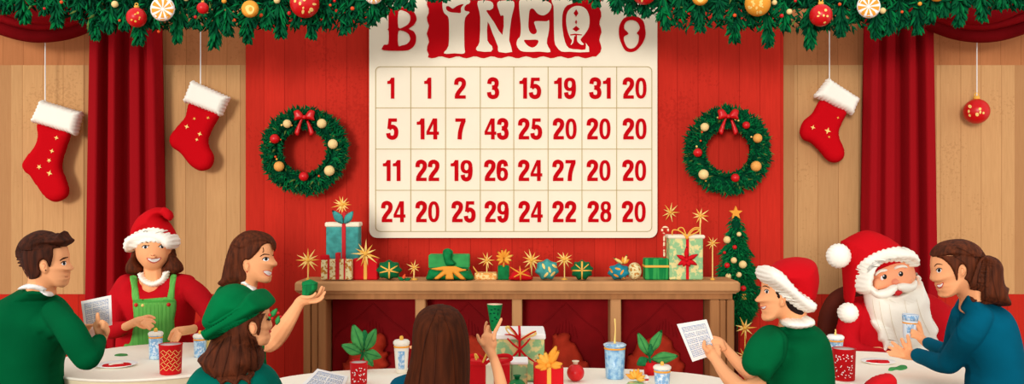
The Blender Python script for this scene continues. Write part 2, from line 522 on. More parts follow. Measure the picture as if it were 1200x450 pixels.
def ell(cx, cy, rx, ry, n=14, a=0):
    ca, sa = math.cos(a), math.sin(a)
    return [(cx+rx*math.cos(2*PI*i/n)*ca-ry*math.sin(2*PI*i/n)*sa, cy+rx*math.cos(2*PI*i/n)*sa+ry*math.sin(2*PI*i/n)*ca) for i in range(n)]
def star_pts(cx, cy, R, r, n=5, a0=-PI/2):
    return [(cx+(R if i % 2 == 0 else r)*math.cos(a0+PI*i/n), cy+(R if i % 2 == 0 else r)*math.sin(a0+PI*i/n)) for i in range(2*n)]
# ------------------------------------------------------------------ the room
WD = 5.9
def X(px, d=WD): return (px-600)*d/F
def Z(py, d=WD): return CAMZ+(HROW-py)*d/F
TAN = plank_mat('tan_boards', (210, 160, 108), (150, 98, 56), .132)
TAND = plank_mat('tan_header_boards', (192, 124, 78), (140, 84, 48), .132)
TANS = plank_mat('tan_stile', (194, 142, 94), (150, 98, 56), .5, False)
REDW = plank_mat('red_boards', (212, 50, 36), (140, 22, 18), .1335)
REDL = plank_mat('red_lower_boards', (198, 44, 30), (150, 28, 22), .2)
FLOORM = plank_mat('floor_boards', (150, 98, 60), (96, 58, 34), .15)
def struct(name, mb, m=None):
    o = mb.build(name, m); o['kind'] = 'structure'; return o
b = MB(); box(b, -5.5, 5.5, -.6, WD, -.1, 0); struct('floor', b, FLOORM)
b = MB(); box(b, -5.5, 5.5, WD+.02, WD+.15, 0, 3.3); struct('wall_back', b, TAND)
b = MB(); box(b, X(288), X(918), WD-.004, WD+.02, 0, 3.3, bev=.003); struct('trim_1', b, REDW)
n = 2
for (a, c) in ((12, 98), (188, 281), (931, 1013), (1098, 1190), (-170, -8), (1210, 1370)):
    b = MB(); box(b, X(a), X(c), WD+.008, WD+.02, Z(345), Z(76), bev=.002); struct('trim_%d' % n, b, TAN); n += 1
for (a, c) in ((-8, 12), (98, 188), (281, 288), (918, 931), (1013, 1098), (1190, 1210), (-420, -170), (1370, 1620)):
    b = MB(); box(b, X(a), X(c), WD+.012, WD+.021, Z(345), Z(76)); struct('trim_%d' % n, b, TANS); n += 1
for (a, c) in ((-420, 288), (918, 1620)):
    b = MB(); box(b, X(a), X(c), WD-.002, WD+.03, 0, Z(345)); struct('trim_%d' % n, b, REDL); n += 1

# ------------------------------------------------------------------ curtains and swags
def curtain(x0, x1, folds, label):
    """hanging drape; folds = list of (fraction across, depth) along the width"""
    b = MB(); V = []; rows = 14; zt, zb = 2.72, .03; prof = []
    for i in range(len(folds)-1):
        (u0, a0), (u1, a1) = folds[i], folds[i+1]
        for k in range(4):
            t = k/4; s = t*t*(3-2*t); prof.append((u0+(u1-u0)*t, a0+(a1-a0)*s))
    prof.append(folds[-1]); n_ = len(prof)
    for r in range(rows+1):
        t = r/rows; z = zt+(zb-zt)*t; fl = 1+.16*min(1, t*1.4)
        for (u, a) in prof:
            xc = (x0+x1)/2; x = xc+(X(x0+(x1-x0)*u, 5.76)-X(xc, 5.76))*fl
            V.append((X(xc, 5.76)+(X(x0+(x1-x0)*u, 5.76)-X(xc, 5.76))*fl, 5.81-a, z))
    k = len(V)
    V += [(v[0], v[1]+.02, v[2]) for v in V]
    Fc = []
    for r in range(rows):
        for i in range(n_-1):
            a = r*n_+i; Fc.append((a, a+n_, a+n_+1, a+1)); Fc.append((a+k, a+1+k, a+n_+1+k, a+n_+k))
    for r in range(rows):
        a = r*n_; Fc.append((a, a+k, a+n_+k, a+n_)); a = r*n_+n_-1; Fc.append((a, a+n_, a+n_+k, a+k))
    for i in range(n_-1):
        Fc.append((i, i+1, i+1+k, i+k)); a = rows*n_+i; Fc.append((a, a+k, a+1+k, a+1))
    b.add(V, Fc, CURT, True)
    return tag(b.build('curtain'), label, 'curtain', 'drapes beside the wall boards')
FOLD = [(0, .02), (.05, .09), (.17, .10), (.20, -.02), (.27, -.02), (.31, .08), (.40, .09), (.43, -.05), (.54, -.055), (.58, .05), (.70, .045), (.74, -.01), (.82, -.01), (.86, .085), (.95, .09), (1, .0)]
curtain(105, 185, FOLD, 'deep red pleated curtain behind the person in green bib overalls')
curtain(1017.5, 1094, [(1-u, a) for u, a in FOLD[::-1]], 'deep red pleated curtain behind the person with the long white beard')
def swag(mx, label):
    f = (lambda pts: [(1198-x, y) for x, y in pts]) if mx else (lambda pts: pts)
    t = thing('curtain_swag', label, 'swag', P(f([(50, 10)])[0][0], 0, 5.66), 'swags over the curtains')
    A1 = [(-22, 6), (0, 15), (25, 25), (50, 29), (78, 26), (100, 19), (113, 13)]
    A2 = [(-22, 17), (0, 26), (25, 33), (50, 36), (78, 33), (100, 26), (113, 20)]
    A3 = [(-22, 32), (0, 41), (25, 48), (50, 50.2), (78, 47), (100, 40), (114, 34)]
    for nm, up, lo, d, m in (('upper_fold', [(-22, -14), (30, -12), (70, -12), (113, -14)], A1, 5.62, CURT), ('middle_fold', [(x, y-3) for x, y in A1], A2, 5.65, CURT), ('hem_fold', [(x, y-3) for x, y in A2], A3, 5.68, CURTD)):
        b = MB(); o = f(cat_rom(up, 4, False)+cat_rom(lo, 5, False)[::-1]); puff(b, o, d, .035, R=9, res=3.2, n=0); b.build(nm, m, t)
swag(False, 'draped red swag at the top left corner above a hanging stocking')
swag(True, 'draped red swag at the top right corner above a hanging bauble')

# ------------------------------------------------------------------ hanging things on the side walls
def string_from(b, px, y0, y1, d, r=.7):
    tube(b, [(px, y0, d, r), (px, (y0+y1)/2, d, r), (px, y1, d, r)], WHITE, seg=6, sub=2)
def stocking(leg, cuff, stars, sx, label, d=5.8):
    t = thing('christmas_stocking', label, 'stocking', P(sx, 110, d), 'stockings hanging on the tan boards')
    b = MB(); puff(b, leg, d, .045, R=9, res=1.6); lg = b.build('stocking_foot', NUMRED, t)
    cx = sum(p[0] for p in cuff)/4; cy = sum(p[1] for p in cuff)/4
    b = MB(); puff(b, scallop(resample(cuff, 6), 1.3, 4.2), d, .06, R=6, res=1.5, n=0); b.build('cuff', FUR, t)
    for (x, y, r) in stars:
        b = MB(); decal(b, star_pts(x, y, r, r*.38, 4+int(x) % 2, .3), lg, .004, GOLDL if r > 2 else GOLD, n=0, res=1); b.build('star', None, lg)
    b = MB(); string_from(b, sx, 8, min(p[1] for p in cuff)+5, d+.01); b.build('string', WHITE, t)
C3 = lambda pts: K(0, 100, 3, pts)
stocking(C3([(135, 135), (190, 150), (245, 168), (235, 215), (222, 255), (218, 292), (232, 330), (242, 365), (235, 393), (200, 410), (165, 397), (130, 352), (108, 320), (87, 302), (81, 276), (98, 247), (124, 215), (135, 180)]),
         C3([(148, 55), (289, 97), (268, 174), (116, 127)]), [(66, 161.5, 2.9), (60.7, 177, 2.9), (57.4, 188, 2.9), (45.8, 195.6, 3.2), (58, 203, 3.6)], 53, 'red stocking with cream cuff and five tiny stars, leftmost by the corner swag')
C2 = lambda pts: K(180, 80, 2.368, pts)
stocking(C2([(100, 98), (140, 112), (182, 128), (166, 165), (153, 195), (155, 218), (168, 245), (160, 275), (132, 285), (103, 270), (75, 236), (50, 217), (45, 192), (63, 165), (88, 135)]),
         C2([(108, 36), (210, 82), (188, 132), (86, 92)]), [(227.7, 139, 2), (243.7, 138, 2), (218.8, 148.4, 3), (234, 157, 3), (230.6, 163.6, 2.2)], 235, 'red stocking with cream cuff hanging between the left curtain and the red wall')
C4 = lambda pts: K(920, 80, 3, pts)
stocking(C4([(125, 112), (170, 132), (215, 153), (200, 192), (188, 225), (194, 255), (207, 285), (205, 315), (180, 332), (150, 325), (120, 292), (90, 263), (62, 250), (51, 222), (64, 186), (95, 158)]),
         C4([(150, 38), (257, 108), (234, 163), (103, 98)]), [(952.7, 149.3, 3), (970, 153.3, 4), (982, 138, 1.6), (971.7, 160.5, 1.6)], 972, 'red stocking with cream cuff hanging between the red wall and the right curtain')

def bauble(px, py, r, d, label, group=None, specks=0, top=None, m=REDB, cap=True, cat_='bauble', sm=GOLDL):
    t = thing('bauble', label, cat_, P(px, py, d), group)
    b = MB(); ball(b, px, py, d, r, m, seg=28, rings=18); s = b.build('ball', m, t)
    if cap:
        b = MB(); lathe(b, P(px, py-r*.96, d), [(r*.24*d/F, 0), (r*.26*d/F, r*.2*d/F), (r*.1*d/F, r*.28*d/F)], GOLD, 10)
        tor = P(px, py-r*1.32, d); rr = r*.16*d/F
        wtube(b, [(tor.x+rr*math.cos(a), tor.y, tor.z+rr*math.sin(a), rr*.3) for a in [i*PI/4 for i in range(9)]], GOLD, seg=5, sub=1)
        b.build('cap', GOLD, t)
    q = random.Random(int(px*7))
    for k in range(specks):
        a = k*2.4+q.random(); rr = r*(.25+.5*q.random())
        b = MB(); decal(b, ell(px+rr*math.cos(a), py+rr*math.sin(a), r*(.07+.09*q.random()), r*(.06+.08*q.random()), 8, a), s, .002, sm, res=.8); b.build('spot', None, s)
    if top is not None:
        b = MB(); string_from(b, px+.5, top, py-r*1.2, d, .6); b.build('string', WHITE, t)
    return t
bauble(1144.3, 130.5, 14.6, 5.8, 'red bauble with cream specks hanging alone on a white string under the right swag', None, 7, top=30)

# ------------------------------------------------------------------ bingo board
BD = 5.87
bd = thing('bingo_board', 'large cream bingo board of red numbers on the red wall', 'board', P(601, 278, BD))
def rrect(x0, x1, y0, y1, r, k=5):
    o = []
    for (cx, cy, a) in ((x1-r, y1-r, 0), (x0+r, y1-r, PI/2), (x0+r, y0+r, PI), (x1-r, y0+r, 1.5*PI)):
        for i in range(k+1): o.append((cx+r*math.cos(a+PI/2*i/k), cy+r*math.sin(a+PI/2*i/k)))
    return o
b = MB(); slab(b, rrect(433.5, 769.5, -22, 278.5, 9), BD, .03, res=30, front=.03); b.build('backing_panel', BOARD, bd)
# grid
b = MB()
g0, g1, h0, h1 = 441, 763, 79, 271
for (u0, u1, v0, v1) in ((g0-.4, g0+.4, h0+5, h1-5), (g1-.4, g1+.4, h0+5, h1-5), (g0+5, g1-5, h0-.4, h0+.4), (g0+5, g1-5, h1-.4, h1+.4)):
    slab(b, [(u0, v0), (u1, v0), (u1, v1), (u0, v1)], BD, .004, res=60, front=.033)
for (cx, cy, a) in ((g1-5.5, h1-5.5, 0), (g0+5.5, h1-5.5, PI/2), (g0+5.5, h0+5.5, PI), (g1-5.5, h0+5.5, 1.5*PI)):
    slab(b, stroke([(cx+5.5*math.cos(a+k*PI/8), cy+5.5*math.sin(a+k*PI/8)) for k in range(5)], .8), BD, .004, res=60, front=.033)
for x in (482, 522.5, 563, 602, 642, 681.5, 722): slab(b, [(x-.4, h0), (x+.4, h0), (x+.4, h1), (x-.4, h1)], BD, .004, res=60, front=.033)
for y in (127, 175, 223): slab(b, [(g0, y-.4), (g1, y-.4), (g1, y+.4), (g0, y+.4)], BD, .0038, res=60, front=.0328)
b.build('grid_lines', GRIDL, bd)
# printed numbers
DG = {
 '0': [('r', (.285, .5), (.275, .5), (.105, .345))],
 '1': [('p', [(.2, 1), (.2, .3), (.02, .3), (.02, .165), (.14, .14), (.22, 0), (.38, 0), (.38, 1)])],
 '2': [('s', [(.1, .34), (.13, .15), (.28, .08), (.43, .15), (.46, .3), (.4, .46), (.24, .66), (.12, .86)]), ('p', [(.03, .84), (.55, .84), (.55, 1), (.03, 1)])],
 '3': [('s', [(.1, .3), (.14, .13), (.28, .08), (.42, .14), (.45, .3), (.39, .43), (.24, .475)]), ('s', [(.24, .475), (.4, .52), (.47, .68), (.43, .86), (.28, .92), (.13, .86), (.09, .69)])],
 '4': [('p', [(.3, 0), (.5, 0), (.5, .63), (.58, .63), (.58, .78), (.5, .78), (.5, 1), (.32, 1), (.32, .78), (0, .78), (0, .63)], [(.32, .26), (.32, .63), (.14, .63)])],
 '5': [('p', [(.1, 0), (.5, 0), (.5, .16), (.24, .16), (.2, .5), (.05, .5)]), ('s', [(.12, .5), (.2, .42), (.32, .4), (.44, .5), (.47, .68), (.42, .86), (.28, .92), (.13, .86), (.09, .7)])],
 '6': [('r', (.285, .68), (.275, .32), (.095, .165)), ('s', [(.1, .66), (.1, .4), (.15, .16), (.29, .08), (.42, .14), (.46, .3)])],
 '7': [('p', [(.03, 0), (.53, 0), (.53, .16), (.03, .16)]), ('s', [(.44, .1), (.33, .4), (.26, .7), (.24, 1)])],
 '8': [('r', (.285, .265), (.25, .265), (.085, .13)), ('r', (.285, .715), (.275, .285), (.095, .145))],
}
DG['9'] = [('r', (.285, .32), (.275, .32), (.095, .165)), ('s', [(.57-x, 1-y) for x, y in DG['6'][1][1]])]
def number(s, cx, cy, w_, h_):
    tot = sum(.42 if c == '1' else .57 for c in s)+.05*(len(s)-1); b = MB(); x = 0; kx = w_/tot
    for c in s:
        T_ = lambda p: (cx-w_/2+(x+p[0])*kx, cy-h_/2+p[1]*h_)
        for i, e in enumerate(DG[c]):
            f_ = .034+.0002*i
            if e[0] == 'p': slab(b, [T_(p) for p in e[1]], BD, .004, res=9, front=f_, holes=[[T_(p) for p in h] for h in e[2:]])
            elif e[0] == 's': slab(b, stroke([T_(p) for p in e[1]], 4.9), BD, .004, res=9, front=f_)
            else:
                (mx_, my_), (rx, ry), (ix, iy) = e[1:]
                el = lambda a, c_: [T_((mx_+a*abs(math.cos(t))**.85*(1 if math.cos(t) > 0 else -1), my_+c_*abs(math.sin(t))**.85*(1 if math.sin(t) > 0 else -1))) for t in [2*PI*k/24+.01 for k in range(24)]]
                slab(b, el(rx, ry), BD, .004, res=9, front=f_, holes=[el(ix, iy)])
        x += (.42 if c == '1' else .57)+.05
    b.build('number', NUMRED, bd)
ROWS = [['1', '1', '2', '3', '15', '19', '31', '20'], ['5', '14', '7', '43', '25', '20', '20', '20'], ['11', '22', '19', '26', '24', '27', '20', '20'], ['24', '20', '25', '29', '24', '22', '28', '20']]
XS = [[459, 502, 539.5, 578, 621, 661.5, 703, 743], [460.5, 501.5, 540, 582, 621, 661.5, 701, 743], [460, 501.5, 541, 581.5, 621, 661, 701, 742.5], [461.5, 501.5, 543.5, 582, 621.5, 661, 702, 742]]
for r, (row, xs, y) in enumerate(zip(ROWS, XS, (104, 151.5, 200, 248))):
    for s, x in zip(row, xs):
        wd = {'1': 9.6, '7': 13.5, '11': 22, '31': 26, '19': 26, '14': 26, '15': 26}.get(s, 14 if len(s) == 1 else 28)
        number(s, x, y, wd, 24.5)
# heading
Q1 = lambda pts: K(440, 0, 6, pts)
Q2 = lambda pts: K(590, 0, 6, pts)
def sl(name, pts, m, fr, holes=(), n=4, th=.004, parent=None):
    b = MB(); slab(b, pts, BD, th, n=n, res=10, front=fr, holes=holes); b.build(name, m, parent or bd)
sl('letter', Q1([(97, 61), (130, 60), (200, 58), (255, 73), (286, 112), (291, 150), (270, 185), (238, 209), (270, 225), (289, 262), (284, 312), (258, 345), (210, 362), (62, 359), (56, 336), (68, 320), (95, 313), (98, 226), (86, 213), (97, 200)]), NUMRED, .034,
   [Q1([(165, 88), (200, 82), (240, 105), (250, 140), (235, 175), (205, 195), (165, 200)]), Q1([(165, 226), (210, 228), (240, 250), (248, 285), (225, 315), (190, 325), (165, 325)])], n=3)
wav = []
for i in range(49): t = i/48; wav.append((502+t*196, 68+1.2*math.sin(t*62)))
for i in range(17): t = i/16; wav.append((703+1.3*math.sin(t*24), 62-t*74))
wav.append((503, -12))
for i in range(16): t = i/15; wav.append((502+1.4*math.sin(t*26), -8+t*73))
sl('heading_badge', wav, BADGE, .034, n=0)
bg_ = .037
sl('letter', Q1([(480, 0), (474, 30), (476, 70), (488, 102), (515, 130), (520, 200), (516, 330), (484, 381), (560, 381), (627, 381), (627, 330), (626, 200), (634, 130), (664, 94), (632, 84), (628, 60), (640, 42), (664, 30), (662, 8), (600, -6), (530, -6)]), BOARD, bg_, [Q1([(500, 54), (520, 52), (545, 68), (575, 50), (608, 38), (622, 40), (604, 64), (602, 98), (570, 98), (530, 94), (503, 78)])], n=3)
sl('letter', Q1([(722, 16), (790, 13), (825, 28), (828, 64), (802, 80), (780, 84), (835, 165), (893, 253), (902, 120), (882, 120), (868, 80), (856, 40), (872, 15), (955, 12), (976, 28), (972, 72), (955, 140), (940, 290), (961, 371), (868, 371), (862, 335), (822, 235), (790, 160), (788, 292), (820, 330), (814, 369), (718, 364), (713, 337), (733, 302), (738, 130), (724, 62)]), BOARD, bg_, n=2)
sl('letter', Q2([(118, 6), (190, 2), (250, 2), (300, 15), (336, 42), (320, 90), (280, 116), (240, 104), (210, 70), (186, 75), (178, 120), (175, 200), (190, 238), (215, 248), (234, 230), (222, 190), (220, 158), (300, 158), (319, 152), (318, 222), (303, 310), (329, 371), (255, 369), (190, 371), (122, 364), (92, 322), (100, 282), (118, 258), (121, 180), (110, 60)]), BOARD, bg_, [Q2([(143, 290), (180, 287), (241, 288), (236, 320), (205, 341), (168, 326)])], n=3)
sl('letter', Q2([(336, 8), (400, 6), (470, 6), (505, 25), (445, 46), (417, 90), (410, 150), (414, 220), (430, 300), (458, 345), (520, 354), (574, 354), (576, 308), (600, 371), (460, 370), (405, 368), (372, 335), (356, 290), (352, 120), (350, 50)]), BOARD, bg_, n=2)
sl('letter', Q2([(438, 150), (447, 95), (480, 60), (528, 50), (575, 70), (600, 125), (598, 195), (570, 245), (540, 282), (548, 302), (562, 318), (545, 322), (518, 300), (509, 265), (495, 265), (488, 305), (470, 323), (480, 292), (466, 272), (446, 215)]), BOARD, bg_, n=3)
for dm in ([(508, 74), (524, 100), (507, 127), (491, 100)], [(508, 147), (515, 163), (508, 180), (500, 163)], [(508, 189), (533, 212), (508, 230), (482, 212)]):
    sl('diamond', Q2(dm), NUMRED, .039, n=0)
sl('diamond', Q2([(466, 250), (500, 244), (550, 250), (548, 256), (514, 254), (514, 318), (503, 318), (503, 254), (468, 257)]), NUMRED, .0385, n=0)
sl('numeral', [(740, 20), (747, 21), (753, 26), (755, 34), (755.6, 42), (753, 50), (749, 56), (744, 60.5), (738, 62), (732, 60), (728, 53), (725, 44), (724.6, 35), (727, 27), (732, 21.5)], NUMRED, .034,
   [[(731, 30), (734, 26), (740, 24.5), (746, 27), (749, 33), (747.5, 37), (745.5, 40), (748, 43), (747, 51), (743, 56.5), (738, 58), (734, 56), (731, 50), (730.5, 44), (735.5, 41), (734, 38), (731, 35)]], n=3)

# ------------------------------------------------------------------ wreaths
def bow(parent, px, py, d, s, m, tails=True):
    """ribbon bow: two loops, two tails, a knot; s = half width px"""
    b = MB()
    for sg in (-1, 1):
        o = [(px, py), (px+sg*s*.5, py-s*.75), (px+sg*s*1.02, py-s*.62), (px+sg*s*.95, py-s*.1), (px+sg*s*1.0, py+s*.25), (px+sg*s*.6, py+s*.2)]
        puff(b, o, d-.01, .018, R=s*.3, res=s/7)
        if tails: puff(b, [(px, py-s*.1), (px+sg*s*.25, py+s*.5), (px+sg*s*.55, py+s*1.75), (px+sg*s*.95, py+s*1.45), (px+sg*s*.6, py+s*.6), (px+sg*s*.2, py-s*.1)], d, .01, R=s*.2, res=s/7)
    ball(b, px, py-s*.05, d-.025, s*.2, m)
    return b.build('bow', m, parent)
def wreath(cx, cy, orn, bx, by, label, d=5.8):
    t = thing('christmas_wreath', label, 'wreath', P(cx, cy+53, d), 'wreaths on the red wall')
    q = random.Random(int(cx)); b = MB()
    # the stuffed ring
    wtube(b, [(P(cx, cy, d).x+math.cos(a)*.205, d+.02, P(cx, cy, d).z+math.sin(a)*.205, .062) for a in [2*PI*i/28 for i in range(29)]], N1, seg=10, sub=1)
    for k in range(2300):
        a = q.random()*2*PI; rr = 29+q.random()*19
        x = cx+rr*math.cos(a); y = cy+rr*math.sin(a)
        out = (q.random()-.5)*2*1.0+(.8 if rr > 38 else -.45 if rr < 30 else 0)
        dirx, diry = math.cos(a+out*.0+ .9*(1 if q.random() < .5 else .35)*(1 if rr > 34 else -1)), 0
        an = a+q.uniform(-1.2, 1.2) if rr > 33 else a+PI+q.uniform(-1.3, 1.3)
        L = q.uniform(5.5, 10.5)*(1.0 if rr > 33 else .75)
        dz = d-.03-q.random()*.05*(1-abs(rr-36)/14)
        p0 = P(x, y, dz+.02); p1 = P(x+L*math.cos(an), y+L*math.sin(an), dz-.01)
        spindle(b, p0, p1, .0068, q.choice([N1, N2, N2, N3, N3, N4] if q.random() < .3 else [N1, N2, N2, N3]), 4, .45)
    b.build('foliage', None, t)
    for (x, y, r, m) in orn:
        b = MB(); ball(b, x, y, d-.075, r, m, seg=22, rings=14); b.build('ornament_ball', m, t)
    for k in range(10):
        a = q.random()*2*PI; rr = q.uniform(28, 44); b = MB(); ball(b, cx+rr*math.cos(a), cy+rr*math.sin(a), d-.07, q.uniform(.9, 1.6), q.choice([GOLD, ORANGER, GOLDL]), seg=8, rings=6); b.build('berry', None, t)
    bow(t, bx, by, d-.08, 12, REDB)
CRB = mat('cream_ball', (246, 214, 146), .5, .25); GOB = mat('gold_ball', (242, 170, 84), .5, .25)
wreath(356.5, 176.5, [(336.6, 145, 5, CRB), (377, 144.8, 5.6, CRB), (322, 162.7, 5.6, REDB), (390, 168.8, 5.8, CRB), (327, 195, 6, GOB), (386, 200, 6.2, CRB), (356, 206.6, 5.6, REDB)], 356.5, 138, 'round green wreath with a red bow left of the bingo board')
wreath(853, 176.5, [(825.8, 149, 5, CRB), (874.4, 146.7, 4.4, REDB), (887.8, 162, 5.4, GOB), (817.7, 178.8, 5.2, REDB), (886, 194.8, 6.2, GOB), (824.5, 204.4, 6, CRB), (861.6, 208.4, 5, REDB)], 853.5, 137, 'round green wreath with a red bow right of the bingo board')

# ------------------------------------------------------------------ garland
GD = 5.2
TIPS = [(-20, 26, 1), (8, 18, .7), (30, 30, .8), (68, 35, .9), (50, 20, .6), (90, 24, .7), (112, 49, 1), (127, 41, .8), (148, 38, .8), (162, 55, 1), (180, 36, .8), (207, 53, 1), (228, 36, .7), (250, 60, 1.25), (268, 44, .8), (290, 54, 1), (312, 36, .7), (330, 47, 1), (348, 33, .7), (366, 48, 1), (385, 35, .8), (403, 43, 1), (420, 24, .7), (437, 31, .8), (450, 20, .6), (467, 12, .5), (482, 14, .55), (508, 3, .4), (522, 3, .4), (560, 0, .4), (600, 1, .4), (640, 1, .4), (676, 4, .4), (700, 10, .5), (722, 17, .7), (740, 20, .7), (757, 23, .8), (780, 37, 1), (800, 22, .7), (822, 40, 1), (840, 26, .7), (860, 53, 1.1), (880, 34, .8), (901, 58, 1.1), (921, 38, .8), (948, 60, 1.25), (968, 36, .8), (986, 46, .95), (1004, 28, .7), (1024, 48, 1), (1038, 44, .8), (1055, 34, .8), (1075, 43, 1), (1090, 30, .8), (1122, 34, .9), (1105, 22, .7), (1152, 28, .9), (1172, 14, .7), (1190, 11, .7), (1225, 22, .9)]
def gbase(x):
    t = max(0, min(1, (x-425)/60)) if x < 600 else max(0, min(1, (795-x)/90))
    e = 8 if x > 1110 or x < 60 else 30
    if 1060 < x <= 1110: e = 30-22*(x-1060)/50
    if 60 < x < 110: e = 8+22*(x-60)/50
    return e*(1-t)-9*t
t = thing('christmas_garland', 'long green fir garland across the top of the room', 'garland', P(600, -20, GD))
b = MB(); q = random.Random(3)
pts = []
for i in range(-6, 67):
    x = i*20; y = (gbase(x)-32)/2-4
    pts.append((*P(x, y, GD+.08), .075))
wtube(b, pts, N1, seg=10, sub=1)
for k in range(7000):
    x = q.uniform(-60, 1260); gb = gbase(x); y = q.uniform(-26, gb)
    an = q.gauss(PI/2, .9); L = q.uniform(7, 14); dz = GD+.06-q.random()*.16
    if q.random() < .25: an = q.uniform(0, 2*PI)
    ye = y+L*math.sin(an)
    p0 = P(x, y, dz); p1 = P(x+L*math.cos(an), ye, dz-q.uniform(-.02, .05))
    spindle(b, p0, p1, .0075, q.choice([N1, N1, N2, N2, N3]) if q.random() > .03 else N4, 4, .5)
b.build('fir_body', None, t)
for (tx, ty, s) in TIPS:
    b = MB(); L0 = 46*s; lean = q.uniform(-5, 5); dz0 = GD-.04-q.random()*.06
    x0, y0 = tx-lean, ty-L0
    tube(b, [(x0, y0, dz0+.02, 1.2), (tx, ty-8*s, dz0, .7)], N1, seg=5)
    for k in range(int(72*s)):
        u = (k+q.random())/int(72*s); sg = 1 if k % 2 else -1
        bx = x0+(tx-x0)*u*.85; by = y0+(ty-8*s-y0)*u
        an = PI/2+sg*(q.uniform(.03, 1.05)*(1-.5*u)); L = (21-7*u)*q.uniform(.75, 1.1)*(.6+.4*s)
        ex, ey = bx+L*math.cos(an), by+L*math.sin(an)
        ey = min(ey, ty+q.uniform(-4, 1))
        spindle(b, P(bx, by, dz0), P(ex, ey, dz0-q.uniform(-.03, .06)), .0098, q.choice([N1, N2, N2, N3]), 4, .66)
    b.build('fir_sprig', None, t)
for (x, y, r, m) in [(72, 2.5, 2, ORANGER), (274.5, 24, 2.3, ORANGER), (186, 37, 1.8, ORANGER), (229, 20, 2, REDB), (306, 18, 2.4, ORANGER), (339, 15.5, 2.4, REDB), (413, 10, 2.4, ORANGER), (387, 6, 1.6, ORANGER), (392, 1, 1.8, REDB), (861, 18, 2.2, ORANGER), (916, 18.5, 2.4, REDB), (984, 5, 2, ORANGER), (932, 1, 1.8, REDB), (1078, 4.5, 2.4, ORANGE), (1057, 14, 1.7, ORANGER), (52, 10, 1.6, REDB), (140, 24, 1.6, ORANGER)]:
    b = MB(); ball(b, x, y, GD-.13, r, m, seg=12, rings=8); b.build('berry', m, t)
GO = 5.02
gp = 'baubles hanging in the garland'
bauble(160, 20.5, 11.5, GO, 'red bauble with gold specks in the garland above the left curtain', gp, 6, sm=GOLD)
bauble(237.6, 9.5, 6.8, GO, 'small plain red bauble in the garland above the second stocking', gp)
bauble(962, 18, 13, GO, 'red bauble with gold cap in the garland above the right stocking', gp, 6)
bauble(357, 4, 17, GO, 'largest red bauble with gold specks in the garland above the left wreath', gp, 9, cap=False)
bauble(755, -9, 14.5, GO, 'red bauble cut by the top edge above the odd red numeral', gp, 5, cap=False)
bauble(888, 4, 15, GO, 'orange bauble covered in cream dots above the right wreath', gp, 16, cap=False, m=ORANGE)
bauble(262.5, 1.2, 2.8, GO, 'tiny gold bauble between a small red bauble and a gold swirl disc in the garland', gp, m=ORANGE)
for (x, y, r, lb) in [(134.6, 5, 4, 'cream bead left of the first big red bauble in the garland'), (324.5, .5, 3.8, 'cream bead just left of the largest red bauble'), (218, -2, 3.4, 'cream bead right of the left orange slice at the top edge'), (907.6, 3, 3.1, 'upper cream bead just right of the dotted orange bauble'), (925, 13.8, 3.4, 'lower cream bead right of the dotted orange bauble'), (1034.4, 12.6, 3.6, 'cream bead touching the right orange slice')]:
    b = MB(); ball(b, x, y, GD-.125, r, CRB, seg=16, rings=10); tag(b.build('garland_bead', CRB), lb, 'bead', 'cream beads in the garland')
def slice_orn(cx, cy, r, label, wedges=9, d=GO-.02):
    t = thing('orange_slice_ornament', label, 'ornament', P(cx, cy+r, d), 'dried orange slices in the garland')
    b = MB(); puff(b, ell(cx, cy, r, r, 28), d, .02, R=r*.35, res=r/7, n=0); s = b.build('slice_disc', WHITE, t)
    for k in range(wedges):
        a = 2*PI*k/wedges+.2; h = PI/wedges*.62
        b = MB(); decal(b, [(cx+r*.12*math.cos(a), cy+r*.12*math.sin(a))]+[(cx+r*.9*math.cos(a+u), cy+r*.9*math.sin(a+u)) for u in (-h, -h*.3, h*.3, h)], s, .003, ORANGE, n=0, res=r/4); b.build('segment', None, s)
slice_orn(190.5, 10.5, 14.5, 'orange and white slice in the garland right of the left curtain')
slice_orn(438, -6, 11, 'orange and white slice at the top edge left of the board heading')
slice_orn(1018, 7.5, 14, 'orange and white slice in the garland above the right curtain')
def disc_orn(cx, cy, r, label, d=GO-.02):
    t = thing('gold_disc_ornament', label, 'ornament', P(cx, cy+r, d), 'gold disc ornaments')
    b = MB(); puff(b, ell(cx, cy, r, r, 26), d, .025, R=r*.4, res=r/7, n=0); s = b.build('disc', ORANGE, t)
    b = MB(); decal(b, [(cx-r*.5, cy-r*.3), (cx, cy-r*.45), (cx+r*.5, cy-r*.1), (cx+r*.3, cy+r*.5), (cx-r*.15, cy+r*.6), (cx-r*.5, cy+r*.1)], s, .003, GOLDL, res=1.4); b.build('pale_swirl', None, s)
    b = MB(); decal(b, ell(cx+r*.05, cy+r*.02, r*.2, r*.26, 10), s, .005, ORANGE, res=1.2); b.build('swirl_core', None, s)
disc_orn(293, 10.5, 10.2, 'round gold disc with a pale swirl left of the largest red bauble')
disc_orn(820.5, -3.5, 10, 'round gold disc at the top edge left of the dotted orange bauble')
disc_orn(1098, -6, 8, 'round gold disc at the top edge beside the right swag')
